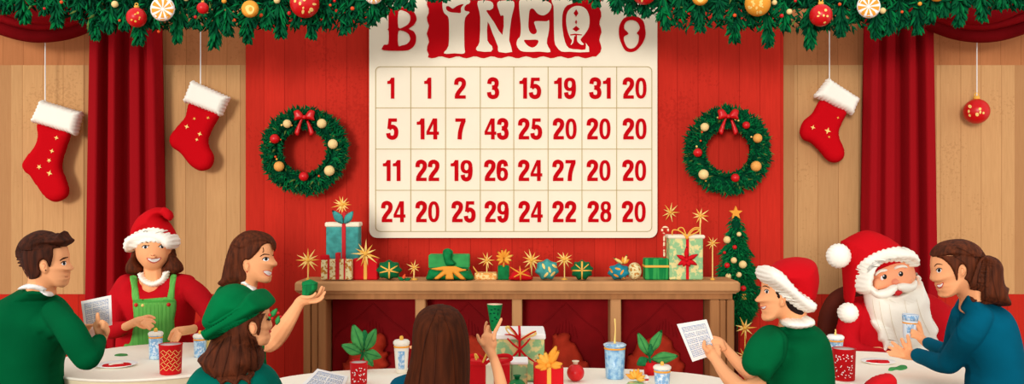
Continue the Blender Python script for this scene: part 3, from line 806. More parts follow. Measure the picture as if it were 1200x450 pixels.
# ------------------------------------------------------------------ mantel shelf
MF = 5.25
zsh = Z(330, MF)
mt = thing('mantelpiece', 'long tan wooden mantelpiece with four dark red openings under the board', 'mantelpiece', (X(606, MF), 5.38, 0))
b = MB(); box(b, X(345, MF), X(868, MF), MF, 5.57, Z(343, MF), zsh, WOODM, bev=.012)
mtop = b.build('shelf_board', WOODM, mt)
b = MB(); box(b, X(352, MF), X(860, MF), MF+.035, 5.5, Z(351.5, MF), Z(342.5, MF), WOODP); b.build('moulding', WOODP, mt)
b = MB(); box(b, X(349, MF), X(864, MF), MF+.02, 5.5, Z(344.5, MF), Z(342.5, MF), WOODM); b.build('moulding_strip', WOODM, mt)
for (a, c, g) in ((355, 382, (363.5, 372.5)), (832, 861, (844, 852))):
    b = MB(); edges = [a]+list(g)+[c]
    for i in range(3): box(b, X(edges[i]+.35, MF+.03), X(edges[i+1]-.35, MF+.03), MF+.03+.012*(i % 2), 5.49, .0, Z(351.5, MF+.03), WOODP, bev=.006)
    b.build('side_post', WOODP, mt)
for (a, c) in ((486.5, 498.5), (600, 612), (715.5, 728)):
    b = MB(); box(b, X(a, MF+.05), X(c, MF+.05), MF+.05, 5.48, 0, Z(351, MF), WOODM, bev=.006); b.build('divider_post', WOODM, mt)
b = MB(); box(b, X(382, MF), X(832, MF), 5.44, 5.5, 0, Z(351, MF)); b.build('back_panel', MAROON, mt)
b = MB(); box(b, X(382, MF), X(832, MF), MF+.06, 5.46, 0.0, .06); b.build('base_board', WOODP, mt)
# carved relief: pointed arches on the panels
for (cx) in (437, 549, 663, 780):
    b = MB()
    for sg in (-1, 1): tube(b, [(cx, 355, 5.437, .7), (cx+sg*22, 376, 5.437, .7), (cx+sg*44, 396, 5.437, .7), (cx+sg*46, 440, 5.437, .7)], MAROON, seg=6)
    for k in range(7): tube(b, [(cx-14+k*4.6, 390-abs(3-k)*-2, 5.437, .5), (cx-10+k*3.4, 374+abs(3-k)*3, 5.437, .4)], MAROON, seg=5)
    b.build('panel_relief', MAROON, mt)
# rust red mounds inside the openings
def mound(pts, label):
    b = MB(); puff(b, pts, 5.40, .05, R=14, res=3); o = b.build('rust_red_mound', EMBER, None, fur=.012, furs=18)
    tag(o, label, 'mound', 'rust red mounds in the mantel openings')
mound([(402, 520), (402, 432), (405, 426), (409, 418), (408, 402), (416, 399), (424, 396), (440, 393), (446, 390), (451, 396), (452, 404), (449, 412), (457, 413), (452, 420), (455, 428), (448, 434), (447, 440), (447, 520)], 'rust red mound in the first opening behind a leafy plant')
mound([(543, 520), (544, 404), (546, 398), (550, 394), (556, 394), (563, 400), (572, 412), (577, 430), (580, 520)], 'rust red mound in the second opening behind the raised hand')
mound([(640, 520), (648, 402), (653, 394), (661, 391), (667, 393), (668, 401), (674, 404), (679, 414), (684, 424), (690, 431), (700, 520)], 'rust red mound in the third opening above the red bauble')
mound([(733, 520), (735, 424), (742, 416), (748, 400), (758, 398), (772, 392), (780, 394), (786, 400), (790, 410), (796, 415), (797, 422), (803, 428), (801, 440), (803, 520)], 'rust red mound in the fourth opening behind a potted plant')

# ------------------------------------------------------------------ star bursts and gifts on the shelf
MD = 5.36
zrow = HROW+(CAMZ-zsh)*F/MD       # row of the shelf surface at distance MD
def burst(mb, px, py, d, R, n=10, m=GOLD, m2=GOLDL, seed=1, a0=0.0, dn=0):
    q = random.Random(seed); c = P(px, py, d)
    for k in range(n):
        a = a0+2*PI*k/n+q.uniform(-.1, .1); L = R*q.uniform(.72, 1.08)
        e = P(px+L*math.cos(a), py+L*math.sin(a), d-q.uniform(-.012, .012))
        spindle(mb, c, e, R*.085*d/F, m2 if k % 3 else m, 5, .35)
    wball(mb, c, R*.17*d/F, m, seg=10, rings=8)
def star_pick(px, py, R, bot, d, label, n=10, seed=1, base=None):
    t = thing('starburst_ornament', label, 'star ornament', P(px, bot, d), 'gold starbursts along the mantel')
    b = MB(); burst(b, px, py, d, R, n, seed=seed); b.build('star_rays', None, t)
    b = MB(); tube(b, [(px, py, d+.004, .75), (px, (py+bot)/2, d+.004, .75), (px, bot-.7, d+.004, .8)], GOLDL, seg=6, sub=2); b.build('stem', GOLDL, t)
    if base: b = MB(); lathe(b, P(px, bot, d), [(base*d/F, 0), (base*d/F, .006), (.003, .012)], GOLD, 16); b.build('foot', GOLD, t)
star_pick(361, 305, 15, zrow, MD, 'gold starburst on a thin stem at the left end of the mantel', 12, 3, 2.5)
star_pick(485, 313.5, 10, zrow, MD, 'small gold starburst between the ragged dark green gift and the wide green gift', 9, 4, 5)
star_pick(623, 305, 14, zrow, MD+.06, 'gold starburst behind the low red gift and the teal bundle', 11, 6, 2)
star_pick(661.5, 304, 12, zrow, MD+.02, 'gold starburst on a stem between the teal bundle and the round green gift', 11, 7, 4)
star_pick(835, 285, 9, zrow, MD, 'small gold starburst on a thin stem right of the pale green gift', 9, 8, 3)
star_pick(401, 240, 13, 261, 5.48, 'gold starburst standing on top of the tall teal gift', 13, 9)
star_pick(820.5, 253, 12, 276.5, MD+.03, 'gold starburst standing on the pale green gift', 9, 10)
star_pick(570.5, 305, 11, 320, MD+.03, 'gold starburst standing on the low gold patterned gift', 9, 11)
t = thing('starburst_ornament', 'gold starburst fixed to the red wall just right of the board corner', 'star ornament', P(785.5, 249, 5.88), 'gold starbursts along the mantel')
b = MB(); burst(b, 785.5, 249, 5.87, 12, 9, seed=12); b.build('star_rays', None, t)
b = MB(); pp = P(785.5, 249, 5.87); box(b, pp.x-.006, pp.x+.006, 5.87, 5.9, pp.z-.006, pp.z+.006); b.build('wall_peg', GOLD, t)

def gthing(name, label, px, cat_='gift', d=MD): return thing(name, label, cat_, P(px, zrow, d), 'gifts on the mantel shelf')
def gbox(x0, x1, yt, m, t, dep=.12, d=MD, name='box', yb=None, bev=.006):
    b = MB(); pbox(b, x0, x1, yt, yb if yb else zrow, d, dep, m, bev); return b.build(name, m, t)
def ribv(x0, x1, yt, t, m, yb=None, d=MD, dep=.12, name='ribbon'):
    b = MB(); pbox(b, x0, x1, yt-.6, (yb or zrow)-.3, d-.004, dep+.008, m, .002); return b.build(name, m, t)
def leafp(b, px, py, a, L, W, d, m, T=.006, tilt=0.0):
    """pointed leaf from (px,py) in direction a"""
    ca, sa = math.cos(a), math.sin(a); o = []
    for (u, v) in ((0, 0), (.18, .32), (.45, .5), (.75, .32), (1, 0), (.75, -.32), (.45, -.5), (.18, -.32)):
        o.append((px+L*u*ca-W*v*sa, py+L*u*sa+W*v*ca))
    puff(b, o, (lambda x, y: d-tilt*math.hypot(x-px, y-py)), T, R=W*.4, res=max(.7, L/9), m=m)
# tall teal gift
t = gthing('tall_teal_gift', 'tall teal gift box with cream lid and red ribbon, highest gift at the left', 401)
zt_ = HROW+(CAMZ-zsh)*F/5.435
gbox(382, 420, 265, TEALG, t, dep=.11, d=5.435, yb=zt_)
gbox(380.5, 421, 260.5, CREAM, t, dep=.12, d=5.43, yb=266, name='lid')
ribv(400.5, 405, 249, t, LIPS, d=5.432, dep=.116, yb=zt_)
b = MB(); leafp(b, 402, 262, -2.25, 20, 10, 5.42, TEALG); leafp(b, 403.5, 262, -.95, 18, 9, 5.42, TEALG); b.build('leaf_bow', TEALG, t)
# cream patterned gift
t = gthing('cream_patterned_gift', 'small cream patterned gift box with two red ribbons below the tall teal gift', 393)
gbox(376, 412, 304, PATC, t, dep=.05, d=MD-.075)
ribv(383.5, 386, 304, t, LIPS, d=MD-.075, dep=.05); ribv(393, 397.5, 297, t, LIPS, d=MD-.075, dep=.05); ribv(402.5, 404.5, 304, t, LIPS, d=MD-.075, dep=.05)
gbox(375, 384.5, 299, REDG, t, d=MD-.076, dep=.05, yb=305, name='red_corner_flap')
# red gift with star bow
t = gthing('red_gift', 'red gift box with gold ribbon and a big gold starburst bow', 429)
gbox(413, 442.5, 303.5, REDG, t, dep=.085, d=MD-.02)
ribv(426, 430, 303, t, GOLD, d=MD-.02, dep=.085)
b = MB(); burst(b, 428.5, 297.5, MD-.03, 17, 11, seed=2, a0=.2); b.build('starburst_bow', None, t)
# ragged round gifts
def bushy(name, label, cx, x0, x1, yt, m, seed, ribs, rm=GOLD, lobes=9, amp=2.4, d=MD-.01):
    t = gthing(name, label, cx); q = random.Random(seed); rx = (x1-x0)/2; ry = (zrow-yt)/2; cy = (zrow+yt)/2; o = []
    for i in range(lobes*2):
        a = 2*PI*i/(lobes*2)-PI/2; r = 1.0 if i % 2 == 0 else .84
        x = cx+rx*r*math.cos(a)*1.05; y = min(zrow-.2, cy+ry*r*math.sin(a)*1.06); o.append((x, y))
    b = MB(); puff(b, o, d, .06, R=rx*.55, res=1.5, n=3); s = b.build('bundle', m, t)
    for (ax, ay, bx_, by_, w0) in ribs:
        b = MB(); decal(b, stroke([(cx+ax*rx, cy+ay*ry), (cx+bx_*rx, cy+by_*ry)], [w0, w0*.6]), s, .004, rm, n=0, res=1.2); b.build('ribbon', None, s)
    return t, s
rays_ = [(0, .05, math.cos(a)*.8, math.sin(a)*.8, 2) for a in (-2.6, -1.57, -.6, .35, 2.8)]+[(0, 0, 0, .95, 2.4)]
bushy('dark_green_gift', 'dark green ragged round gift with gold ribbon rays right of the red gift', 456, 441, 470.5, 305, GREEND, 1, rays_, lobes=8)
t, s = bushy('round_green_gift', 'dark green round gift with crossed gold ribbon left of the blue bundle', 682, 669, 695, 305, GREEND, 2, [(-.9, .05, .9, .05, 2), (0, -.9, 0, .95, 2.2), (-.6, -.6, -.1, -.1, 1.4), (.6, -.6, .1, -.1, 1.4)], lobes=9)
t, s = bushy('teal_bundle', 'teal lumpy bundle with pale gold leaf shapes near the middle of the shelf', 641, 627.5, 655, 304, TEALG, 3, [], lobes=7)
for (x, y, a) in ((640, 322, -.9), (648, 321, -.8), (637, 312, 1.2), (650, 312, .6), (644, 316, 1.3)):
    b = MB(); decal(b, ell(x, y, 3.6, 1.4, 8, a), s, .003, GOLDL, res=1); b.build('leaf_motif', None, s)
# wide green gift
t = gthing('wide_green_gift', 'wide green gift with pale lid and splayed gold ribbon below the board', 526)
b = MB(); puff(b, [(501, zrow), (501, 321), (504, 315), (515, 313), (526, 313), (540, 313), (549, 314), (553, 320), (553.5, zrow), (526, zrow)], MD, .07, R=7, res=2); b.build('gift_body', GREENG, t)
gbox(502, 550, 298.5, GREENL, t, d=MD+.01, dep=.11, name='lid', yb=314.5)
b = MB(); bv = [(503, 315), (512, 313.5), (520, 312), (534, 312), (542, 315), (552, 316), (542, 318), (538, 319), (545, 326), (547, zrow), (540, zrow-.4), (534, 323), (531, 320), (532, zrow-.4), (522, zrow-.4), (522, 322), (514, zrow-.6), (507, zrow-.4), (519, 317), (512, 317)]
puff(b, bv, MD-.075, .006, R=2, res=1.4, n=0); b.build('gold_ribbon', ORANGE, t)
b = MB(); puff(b, [(519, 294), (525, 291), (531, 295), (529, 303), (534, 309), (528, 312), (523, 311), (520, 304)], MD-.01, .03, R=4, res=1.2); b.build('green_knot', GREENG, t)
# gold patterned low gift
t = gthing('gold_patterned_gift', 'low gold patterned gift box right of the wide green gift', 569)
gbox(556, 582.5, 320, mat('gold_pattern', (236, 160, 76), .7, .15, c2=(250, 220, 150), vscale=60, vth=(.45, .55)), t, d=MD, dep=.1)
b = MB(); tube(b, [(560, 320, MD+.01, .7), (556, 315, MD+.01, .8), (554.5, 312, MD+.01, .3)], GOLD, seg=6); b.build('ribbon_end', GOLD, t)
# green gift with orange leaf bow
t = gthing('narrow_green_gift', 'narrow green gift box with an orange leafy bow left of the low red gift', 590)
gbox(583.3, 596.8, 311.5, GREENG, t, d=MD-.01, dep=.07)
b = MB()
for a in (-2.8, -2.3, -1.8, -1.35, -.9, -.35, .25, 2.9, 2.3, .8): leafp(b, 590.5, 303, a, 12 if abs(a) < 2.5 and a < 0 else 10, 4, MD-.03, ORANGE if abs(a) > .5 else GOLD, tilt=.001)
tube(b, [(590.3, 303, MD-.02, 1.2), (590.3, 311.5, MD-.01, 1.4)], ORANGE, seg=6)
b.build('leafy_bow', None, t)
# low red gift
t = gthing('low_red_gift', 'low red rounded gift with orange ribbon rays between green gift and teal bundle', 610)
b = MB(); puff(b, [(598, zrow), (598, 322), (603, 317), (610, 315), (617, 317), (622, 321), (623, zrow)], MD-.04, .05, R=6, res=1.4); s = b.build('gift_body', REDG, t)
for (x, y) in ((598, 313), (609, 312), (620, 314), (600, 326), (622, 324), (610, 329)):
    b = MB(); tube(b, [(610, 320.5, MD-.096, 1.0), ((610+x)/2, (320.5+y)/2, MD-.094, .9), (x, y, MD-.075, .35)], ORANGE, seg=6, sub=2); b.build('ribbon', ORANGE, t)
# blue bundle
t, s = bushy('blue_bundle', 'blue and orange lumpy gift with a pale gold bow right of the round green gift', 725, 713.5, 739, 309, BLUEG, 5, [], lobes=7)
for (x, y, a) in ((724, 315, .2), (729, 319, -1), (722, 323, .5), (731, 326, -.5), (716, 317, 1)):
    b = MB(); decal(b, ell(x, y, 3.4, 1.2, 8, a), s, .003, ORANGE, res=1); b.build('ribbon_patch', None, s)
b = MB()
for (a, L) in ((-2.6, 15), (-1.75, 9), (-1.25, 12), (-.75, 9)): leafp(b, 731, 309.5, a, L, 4, MD-.03, GOLDL if L > 10 else ORANGE)
b.build('leafy_bow', None, t)
t = gthing('cream_round_parcel', 'cream round parcel with gold veins tucked against the blue bundle', 745)
b = MB(); rz = (zrow-307.5)/2; puff(b, ell(743.5, 307.5+rz, 8.5, rz, 12), MD+.0, .04, R=8, res=1.4); s = b.build('parcel', PATC, t)
# striped green gift
t = gthing('striped_green_gift', 'green striped gift box with a gold band left of the pale green gift', 770)
gbox(756, 784, 303, mat('green_stripe', (14, 124, 62), .7, .1, c2=(52, 160, 78), vscale=10, stretch=(6, 6, .3), vth=(.45, .55)), t, d=MD-.02, dep=.1)
b = MB(); pbox(b, 755.6, 784.4, 311, 313.6, MD-.024, .108, GOLD, .002); b.build('ribbon', GOLD, t)
# candy cane
b = MB(); cc = []
for (x, y) in ((778.5, 302.5), (778.2, 290), (778.3, 280), (778, 274), (776, 270.5), (776.5, 267.5), (779.5, 266), (782.5, 267.5), (783, 270.5)): cc.append((x, y, MD+.02, 1.15))
CANE = mat('cane_stripes', (206, 40, 30), .5, .2, c2=(248, 226, 186), vscale=26, stretch=(.2, .2, 2.6), vth=(.48, .52))
tube(b, cc, CANE, seg=8); tag(b.build('candy_cane', CANE), 'thin red and cream candy cane standing on the striped green gift', 'candy cane')
# pale green gift
t = gthing('pale_green_gift', 'pale green patterned gift box with cream lid and red flower bow at the right end', 804)
gbox(784.6, 824, 277, PATG, t, d=MD-.03, dep=.12)
gbox(783, 826.5, 275.5, CREAM, t, d=MD-.036, dep=.132, name='lid', yb=279.8)
ribv(804, 807.5, 279, t, REDG, d=MD-.03, dep=.12)
b = MB()
for (a, L) in ((-PI/2, 16), (-2.7, 13), (2.6, 12), (-.45, 15), (.45, 14), (2.05, 9), (1.1, 9)): leafp(b, 804.5, 304.5, a, L, 5.6, MD-.05, REDG)
ball(b, 804.5, 304.5, MD-.056, 2.2, REDG)
b.build('flower_bow', None, t)
b = MB()
for lp in ([(805, 279), (797, 271), (789, 269.5), (787.5, 274), (788, 275)], [(805, 279), (801, 268), (796.5, 267), (795, 269.5), (803, 275)], [(805, 279), (812, 270), (819, 268.5), (817, 272), (807, 276.5)], [(805, 279), (808, 272), (814, 267), (820, 267)]):
    tube(b, [(x, y, MD-.04, .75) for x, y in lp], GOLD, seg=6)
ball(b, 805, 278.5, MD-.042, 2, ORANGE)
b.build('wire_bow', None, t)
# scraps of holly beside the dark green gift
t = gthing('holly_sprig', 'small holly sprig with orange tips lying between the dark green gift and a starburst', 474, 'sprig')
b = MB(); 
for (x, a, m) in ((468, -.3, GREEND), (473, -2.7, GREENG), (474, -.2, GREEND), (472, -1.2, ORANGER)): leafp(b, x, 328.2, a, 8, 4, MD-.05, m, T=.004)
b.build('leaves', None, t)

# ------------------------------------------------------------------ christmas tree right of the mantel
TD = 5.72
tx = 862.5
t = thing('christmas_tree', 'small decorated green christmas tree behind the right end of the mantel', 'tree', (X(tx, TD), TD, 0))
PRO = [(252, 2), (262, 8), (268, 6), (277, 12), (284, 9), (296, 18), (303, 14), (318, 25), (325, 19), (340, 28), (348, 22), (360, 24), (368, 17), (378, 12)]
b = MB()
lathe(b, (X(tx, TD), TD, 0), [(max(.005, r*.72*TD/F), Z(y, TD)) for y, r in PRO[::-1]], N1, 16)
q = random.Random(11)
for k in range(3800):
    y = 252+126*math.sqrt(q.random()); 
    for i in range(len(PRO)-1):
        if PRO[i][0] <= y <= PRO[i+1][0]:
            u = (y-PRO[i][0])/(PRO[i+1][0]-PRO[i][0]); r = PRO[i][1]+(PRO[i+1][1]-PRO[i][1])*u
    a = q.uniform(PI, 2*PI) if q.random() < .75 else q.uniform(0, PI)
    rr = r*TD/F*q.uniform(.55, .95); zz = Z(y, TD); cxw = X(tx, TD)
    p0 = Vector((cxw+rr*math.cos(a), TD+rr*math.sin(a), zz)); L = q.uniform(.02, .042)
    a2 = a+q.uniform(-.7, .7)
    p1 = p0+Vector((math.cos(a2)*L, math.sin(a2)*L, -L*q.uniform(.1, .9)))
    spindle(b, p0, p1, .0052, q.choice([N2, N3, N3, GREENG]), 3, .4)
b.build('foliage', None, t)
b = MB(); wtube(b, [(X(tx, TD), TD, .12, .018), (X(tx, TD), TD, .5, .016), (X(tx, TD), TD, .75, .014)], WOODD, seg=8); b.build('trunk', WOODD, t)
b = MB(); lathe(b, (X(tx, TD), TD, 0), [(.09, 0), (.11, .2), (.12, .2), (.12, .22), (.02, .2)], REDG); b.build('pot', REDG, t)
b = MB(); slab(b, star_pts(862, 249.5, 8.2, 3.6), TD, .02, res=3, front=.01); b.build('tree_star', ORANGE, t)
def ontree(x, y): 
    r = np.interp(y, [p[0] for p in PRO], [p[1] for p in PRO]); dx = (x-tx)*TD/F; rr = r*TD/F*1.02+.012
    return TD-math.sqrt(max(0, rr*rr-dx*dx))
for (x, y, r, m, lb) in [(852, 281, 4.4, CRB, 'large cream ball high on the left of the tree'), (866, 274.5, 2.8, CRB, 'small cream ball nearest the tree star'), (861, 289.7, 2.6, REDB, 'tiny red ball between cream balls in the middle of the tree'), (852, 311, 3.2, REDB, 'red ball left of centre on the tree'), (860, 305, 3.6, CRB, 'cream ball in the centre of the tree'), (870.5, 310, 4.6, CRB, 'large cream ball at the right of the tree'), (853.6, 324, 3.6, CRB, 'cream ball just above the mantel end on the tree'), (866, 322, 3.2, CRB, 'cream ball low in the middle of the tree'), (871, 338, 3.4, REDB, 'lowest red ball on the tree above the gold parcel'), (849, 296, 1.8, REDB, 'tiny red ball at the left side of the tree')]:
    b = MB(); dd_ = ontree(x, y); ball(b, x, y, dd_, r, m, seg=18, rings=12); tag(b.build('tree_ball', m), lb, 'tree ornament', 'balls on the christmas tree')
b = MB(); dd_ = ontree(872, 348); pbox(b, 869.5, 875.5, 344.5, 351, dd_, .03, GOLD, .003); tag(b.build('tree_parcel', GOLD), 'little gold parcel hanging low on the tree', 'tree ornament')
# floor stand with two star bursts
t = thing('starburst_stand', 'pair of gold starbursts on one upright wire below the tree', 'star ornament', (X(873, 5.3), 5.3, 0))
b = MB(); burst(b, 873, 384.5, 5.29, 15, 9, seed=21); b.build('upper_star', None, t)
b = MB(); burst(b, 872, 417, 5.29, 11, 9, seed=22); b.build('lower_star', None, t)
b = MB(); p = P(873, 384, 5.3); wtube(b, [(p.x, 5.3, .01, .004), (p.x, 5.3, .4, .004), (p.x, 5.3, p.z, .004)], GOLD, seg=6); lathe(b, (p.x, 5.3, 0), [(.07, 0), (.07, .01), (.01, .02)], GOLD); b.build('wire_upright', GOLD, t)
# ------------------------------------------------------------------ tables
TZ = .75
def trow(d): return HROW+(CAMZ-TZ)*F/d      # row of the table top at distance d
def table(cx, cy, a, bq, e, label):
    t = thing('round_table', label, 'table', (cx, cy, 0), 'cream tables with red skirts' if False else None)
    def rg(s, z, k=56):
        o = []
        for i in range(k):
            th = 2*PI*i/k; c, s_ = math.cos(th), math.sin(th)
            o.append((cx+s*a*abs(c)**(2/e)*(1 if c > 0 else -1), cy+s*bq*abs(s_)**(2/e)*(1 if s_ > 0 else -1), z))
        return o
    def loft(b, rs, m):
        V = []; n_ = len(rs[0])
        for r in rs: V += r
        Fc = [(i*n_+k, i*n_+(k+1) % n_, (i+1)*n_+(k+1) % n_, (i+1)*n_+k) for i in range(len(rs)-1) for k in range(n_)]
        Fc.append(tuple(range(n_))[::-1]); Fc.append(tuple((len(rs)-1)*n_+k for k in range(n_)))
        b.add(V, Fc, m, False)
    b = MB(); loft(b, [rg(.985, TZ-.012), rg(1, TZ-.008), rg(1, TZ-.002), rg(.994, TZ)], TABLE); b.build('tabletop', TABLE, t)
    b = MB(); loft(b, [rg(.975, TZ-.036), rg(.985, TZ-.012)], TABLE_SHADE); b.build('table_edge', TABLE_SHADE, t)
    b = MB(); lathe(b, (cx, cy, 0), [(.22, 0), (.22, .02), (.05, .05), (.045, TZ-.06), (.12, TZ-.036)], WOODP); b.build('pedestal', WOODP, t)
    return t
table(-1.53, 3.95, .43, .45, 2, 'round cream table at the left with a red patterned cup on it')
table(-.045, 3.36, .90, .40, 2.6, 'long oval cream table at the front centre with wrapped gifts')
table(1.5, 3.76, .405, .40, 2, 'round cream table at the right in front of the white-bearded person')

def P2z(px, d, z=TZ): return Vector(((px-600)*d/F, d, z))
def cup(px, d, rt, rb, h, m, label, dots=0, seed=1, dotm=GOLDL, lattice=False, group=None):
    """tapered paper cup standing on the table: radii px, height px"""
    k = d/F; c = P2z(px, d); t = thing('paper_cup', label, 'cup', c, group)
    b = MB(); lathe(b, c, [(rb*k*.9, 0), (rb*k, .003), (rt*k, h*k-.004), (rt*k*1.04, h*k-.002), (rt*k*1.04, h*k), (rt*k*.93, h*k), (rb*k*.93, .012)], m, 32); s = b.build('cup_body', m, t)
    b = MB(); lathe(b, c, [(rt*k*.9, h*k-.006), (rt*k*.93, h*k-.0015)], mat('cup_rim_grey', (196, 186, 180), .5, .2), 32); b.build('cup_mouth', None, t)
    q = random.Random(seed); yb = trow(d)
    if lattice:
        for r in range(7):
            for c_ in range(7):
                x = px+(c_-3)*rt*.27+(r % 2)*rt*.13; y = yb-h*.14-r*h*.1
                if abs(x-px) > rt*.86: continue
                sg = 1 if (c_+r) % 2 else -1
                b = MB(); decal(b, stroke([(x-1.5, y-1.6*sg), (x+1.5, y+1.6*sg)], [.55, .35]), s, .0012, dotm, n=0, res=1); b.build('fleck', None, s)
    else:
        for i in range(dots):
            x = px+q.uniform(-.82, .82)*rb*1.02; y = yb-h*q.uniform(.05, .78)
            b = MB(); decal(b, ell(x, y, .9, .5, 7, q.uniform(0, 3)), s, .0012, dotm, res=1); b.build('fleck', None, s)
    return t
CUPRED = mat('cup_red', (206, 18, 26), .6, .15)
cup(200, 3.62, 13.2, 12, 35, CUPRED, 'red cup with a gold lattice pattern on the left table', lattice=True)
cup(420.5, 3.42, 10.2, 9.4, 26, CUPRED, 'red cup with white flecks in front of the left leafy plant', 26, 4, WHITE)
cup(989, 3.5, 13.2, 12.2, 37, CUPRED, 'red cup with white flecks on the right table beside the green shirt', 46, 5, WHITE)

def jar(px, d, rt, rb, h, label, body, cap, knob=None, name='lidded_cup', stick=0, band=ORANGE, lab=True, lid_h=4, z0=TZ):
    k = d/F; c = P2z(px, d, z0); t = thing(name, label, 'cup', c)
    b = MB(); lathe(b, c, [(rb*k*.92, 0), (rb*k, .004), (rt*k, h*k), (rt*k*.9, h*k)], body, 28); s = b.build('cup_body', body, t)
    b = MB(); lathe(b, c+Vector((0, 0, h*k)), [(rt*k*1.02, -.001), (rt*k*1.1, .002), (rt*k*1.1, lid_h*.6*k), (rt*k*.9, lid_h*k)], cap, 28); b.build('lid', cap, t)
    b = MB(); lathe(b, c+Vector((0, 0, h*k-.012)), [(rt*k*1.0, 0), (rt*k*1.03, .001), (rt*k*1.03, .006), (rt*k*1.0, .007)], band, 28); b.build('band', band, t)
    if knob:
        b = MB(); lathe(b, c+Vector((0, 0, (h+lid_h)*k)), [(knob*k, -.002), (knob*k, knob*1.4*k), (knob*.5*k, knob*2*k)], GOLD, 12); b.build('knob', GOLD, t)
    if stick:
        b = MB(); z = c.z+(h+lid_h)*k
        wtube(b, [(c.x, c.y, z-.002, .006), (c.x, c.y, z+.012, .0035), (c.x+.002, c.y, z+stick*k*.6, .0022), (c.x, c.y, z+stick*k, .003)], GOLDL, seg=8); b.build('candle_stick', GOLDL, t)
    if lab:
        y1 = trow(d)-h*.12 if z0 == TZ else 0; y0 = trow(d)-h*.75
        b = MB(); decal(b, [(px-rb*.62, y0), (px+rb*.55, y0), (px+rb*.5, y1), (px-rb*.55, y1)], s, .0012, LABEL, n=0, res=1.5); b.build('label_patch', LABEL, s)
    return t
WHG = mat('off_white_cup', (240, 232, 216), .6, .15)
jar(182.5, 3.95, 7.8, 7.2, 28, 'pale tumbler with white lid and gold knob between two hands on the left table', GLASS, WHG, 2.2)
jar(234.5, 4.0, 7.4, 6.6, 23, 'pale glass cup with a gold knob beside the green beret', GLASS, WHG, 2)
t = thing('gold_candle', 'gold candle behind the green beret beside a pale glass cup', 'candle', P2z(243, 4.05))
b = MB(); lathe(b, P2z(243.5, 4.05), [(.022, 0), (.02, .008), (.017, .02), (.016, .09), (.006, .094)], GOLDL); b.build('candle_body', GOLDL, t)
b = MB(); p = P2z(243.5, 4.05); wtube(b, [(p.x, p.y, p.z+.092, .0015), (p.x+.002, p.y, p.z+.108, .001)], BLACK, seg=5); b.build('wick', BLACK, t)
t = jar(470.5, 3.64, 8.8, 6.8, 33.5, 'tall off-white tumbler with blue label left of the long dark hair', WHG, WHG, 2.4, lid_h=5)
jar(720.5, 3.53, 12.2, 10.6, 38, 'large icy blue glass with a tall gold stick beside the centre divider', GLASSB, GLASS, None, stick=28, lab=False, lid_h=3)
jar(776, 3.3, 9.6, 8.2, 26, 'small pale glass with white lid in front of the right leafy plant', GLASS, WHG, 2.2)
jar(979, 3.95, 9.0, 7.2, 24, 'white lidded tumbler with blue print behind the right red cup', GLASS, WHITE, None, stick=6)

# plates
def plate(px, py, rx, label, sauce, d, group=None):
    k = d/F; c = P2z(px, d); t = thing('plate', label, 'plate', c)
    b = MB(); R_ = rx*k; lathe(b, c, [(R_*.6, 0), (R_, .009), (R_*.99, .011), (R_*.68, .004), (.001, .004)], WHITE, 40); s = b.build('dish', WHITE, t)
    q = random.Random(int(px)); 
    for (m, pts, h) in sauce:
        b = MB(); V = []; o = cat_rom(pts, 4); n_ = len(o)
        for (z, f_) in ((.004, 1), (h, .9), (h+.002, .4)):
            V += [(c.x+x*f_*R_, c.y+y*f_*R_, c.z+z) for x, y in o]
        Fc = [(i*n_+j, i*n_+(j+1) % n_, (i+1)*n_+(j+1) % n_, (i+1)*n_+j) for i in range(2) for j in range(n_)]+[tuple(2*n_+j for j in range(n_))]
        b.add(V, Fc, m, True); b.build('food', m, t)
    return t
plate(137, 430, 23, 'white plate of red sauce at the left side of the left table', [(REDG, [(-.7, 0), (-.2, .45), (.4, .5), (.72, .1), (.5, -.45), (-.1, -.55), (-.55, -.4)], .009), (WHG, [(-.35, -.15), (.05, .18), (.35, .05), (.0, -.2), (-.2, -.4)], .013)], 3.78)
plate(1029, 422, 19, 'pale plate with strips of red food on the right table', [(REDG, [(-.7, .2), (-.1, .45), (.6, .35), (.75, .2), (.1, .2), (-.5, .0)], .01), (REDG, [(-.55, -.1), (-.1, .1), (.6, .05), (.65, -.12), (.0, -.12), (-.4, -.3)], .01), (REDG, [(-.2, -.35), (.2, -.2), (.6, -.3), (.2, -.42)], .009)], 3.85)
def table_leaf(pts, m, label, d, cat_='leaf', h=.004, name='green_leaf'):
    b = MB(); V = []; o = cat_rom(pts, 4); n_ = len(o); k = d/F
    for (z, f_) in ((.0005, 1), (h, .97)):
        cx = sum(p[0] for p in o)/n_; cy = sum(p[1] for p in o)/n_
        for (x, y) in o:
            x2 = cx+(x-cx)*f_; y2 = cy+(y-cy)*f_; dq = (CAMZ-TZ)*F/(y2-HROW); V.append(((x2-600)*dq/F, dq, TZ+z))
    Fc = [(j, n_+j, n_+(j+1) % n_, (j+1) % n_) for j in range(n_)]+[tuple(n_+j for j in range(n_)), tuple(range(n_))[::-1]]
    b.add(V, Fc, m, False); return tag(b.build(name, m), label, cat_)
table_leaf([(134, 417.0), (140, 415.2), (148, 415.6), (149.5, 416.8), (143, 417.6)], LEAF, 'thin green leaf lying at the back left of the left table', 4)
table_leaf([(1041, 434.5), (1043, 431.5), (1050, 431), (1056, 428.6), (1062, 429.4), (1063, 432), (1056, 434), (1050, 433.4), (1046, 434.6)], GREENL, 'bright green ribbon scrap on the right table below the plate', 3.7, 'ribbon')
table_leaf([(372, 440.5), (376, 439.5), (381, 440.2), (377, 441.2)], ORANGE, 'small orange crumb beside the printed card on the centre table', 3.5, 'crumb', name='orange_crumb') if False else None
b = MB(); ball(b, 71.5, 418.5, 3.95, 3.6, REDB, seg=18, rings=12)
tag(b.build('red_ball', REDB), 'small red ball at the left table edge behind the green sleeve', 'ball')
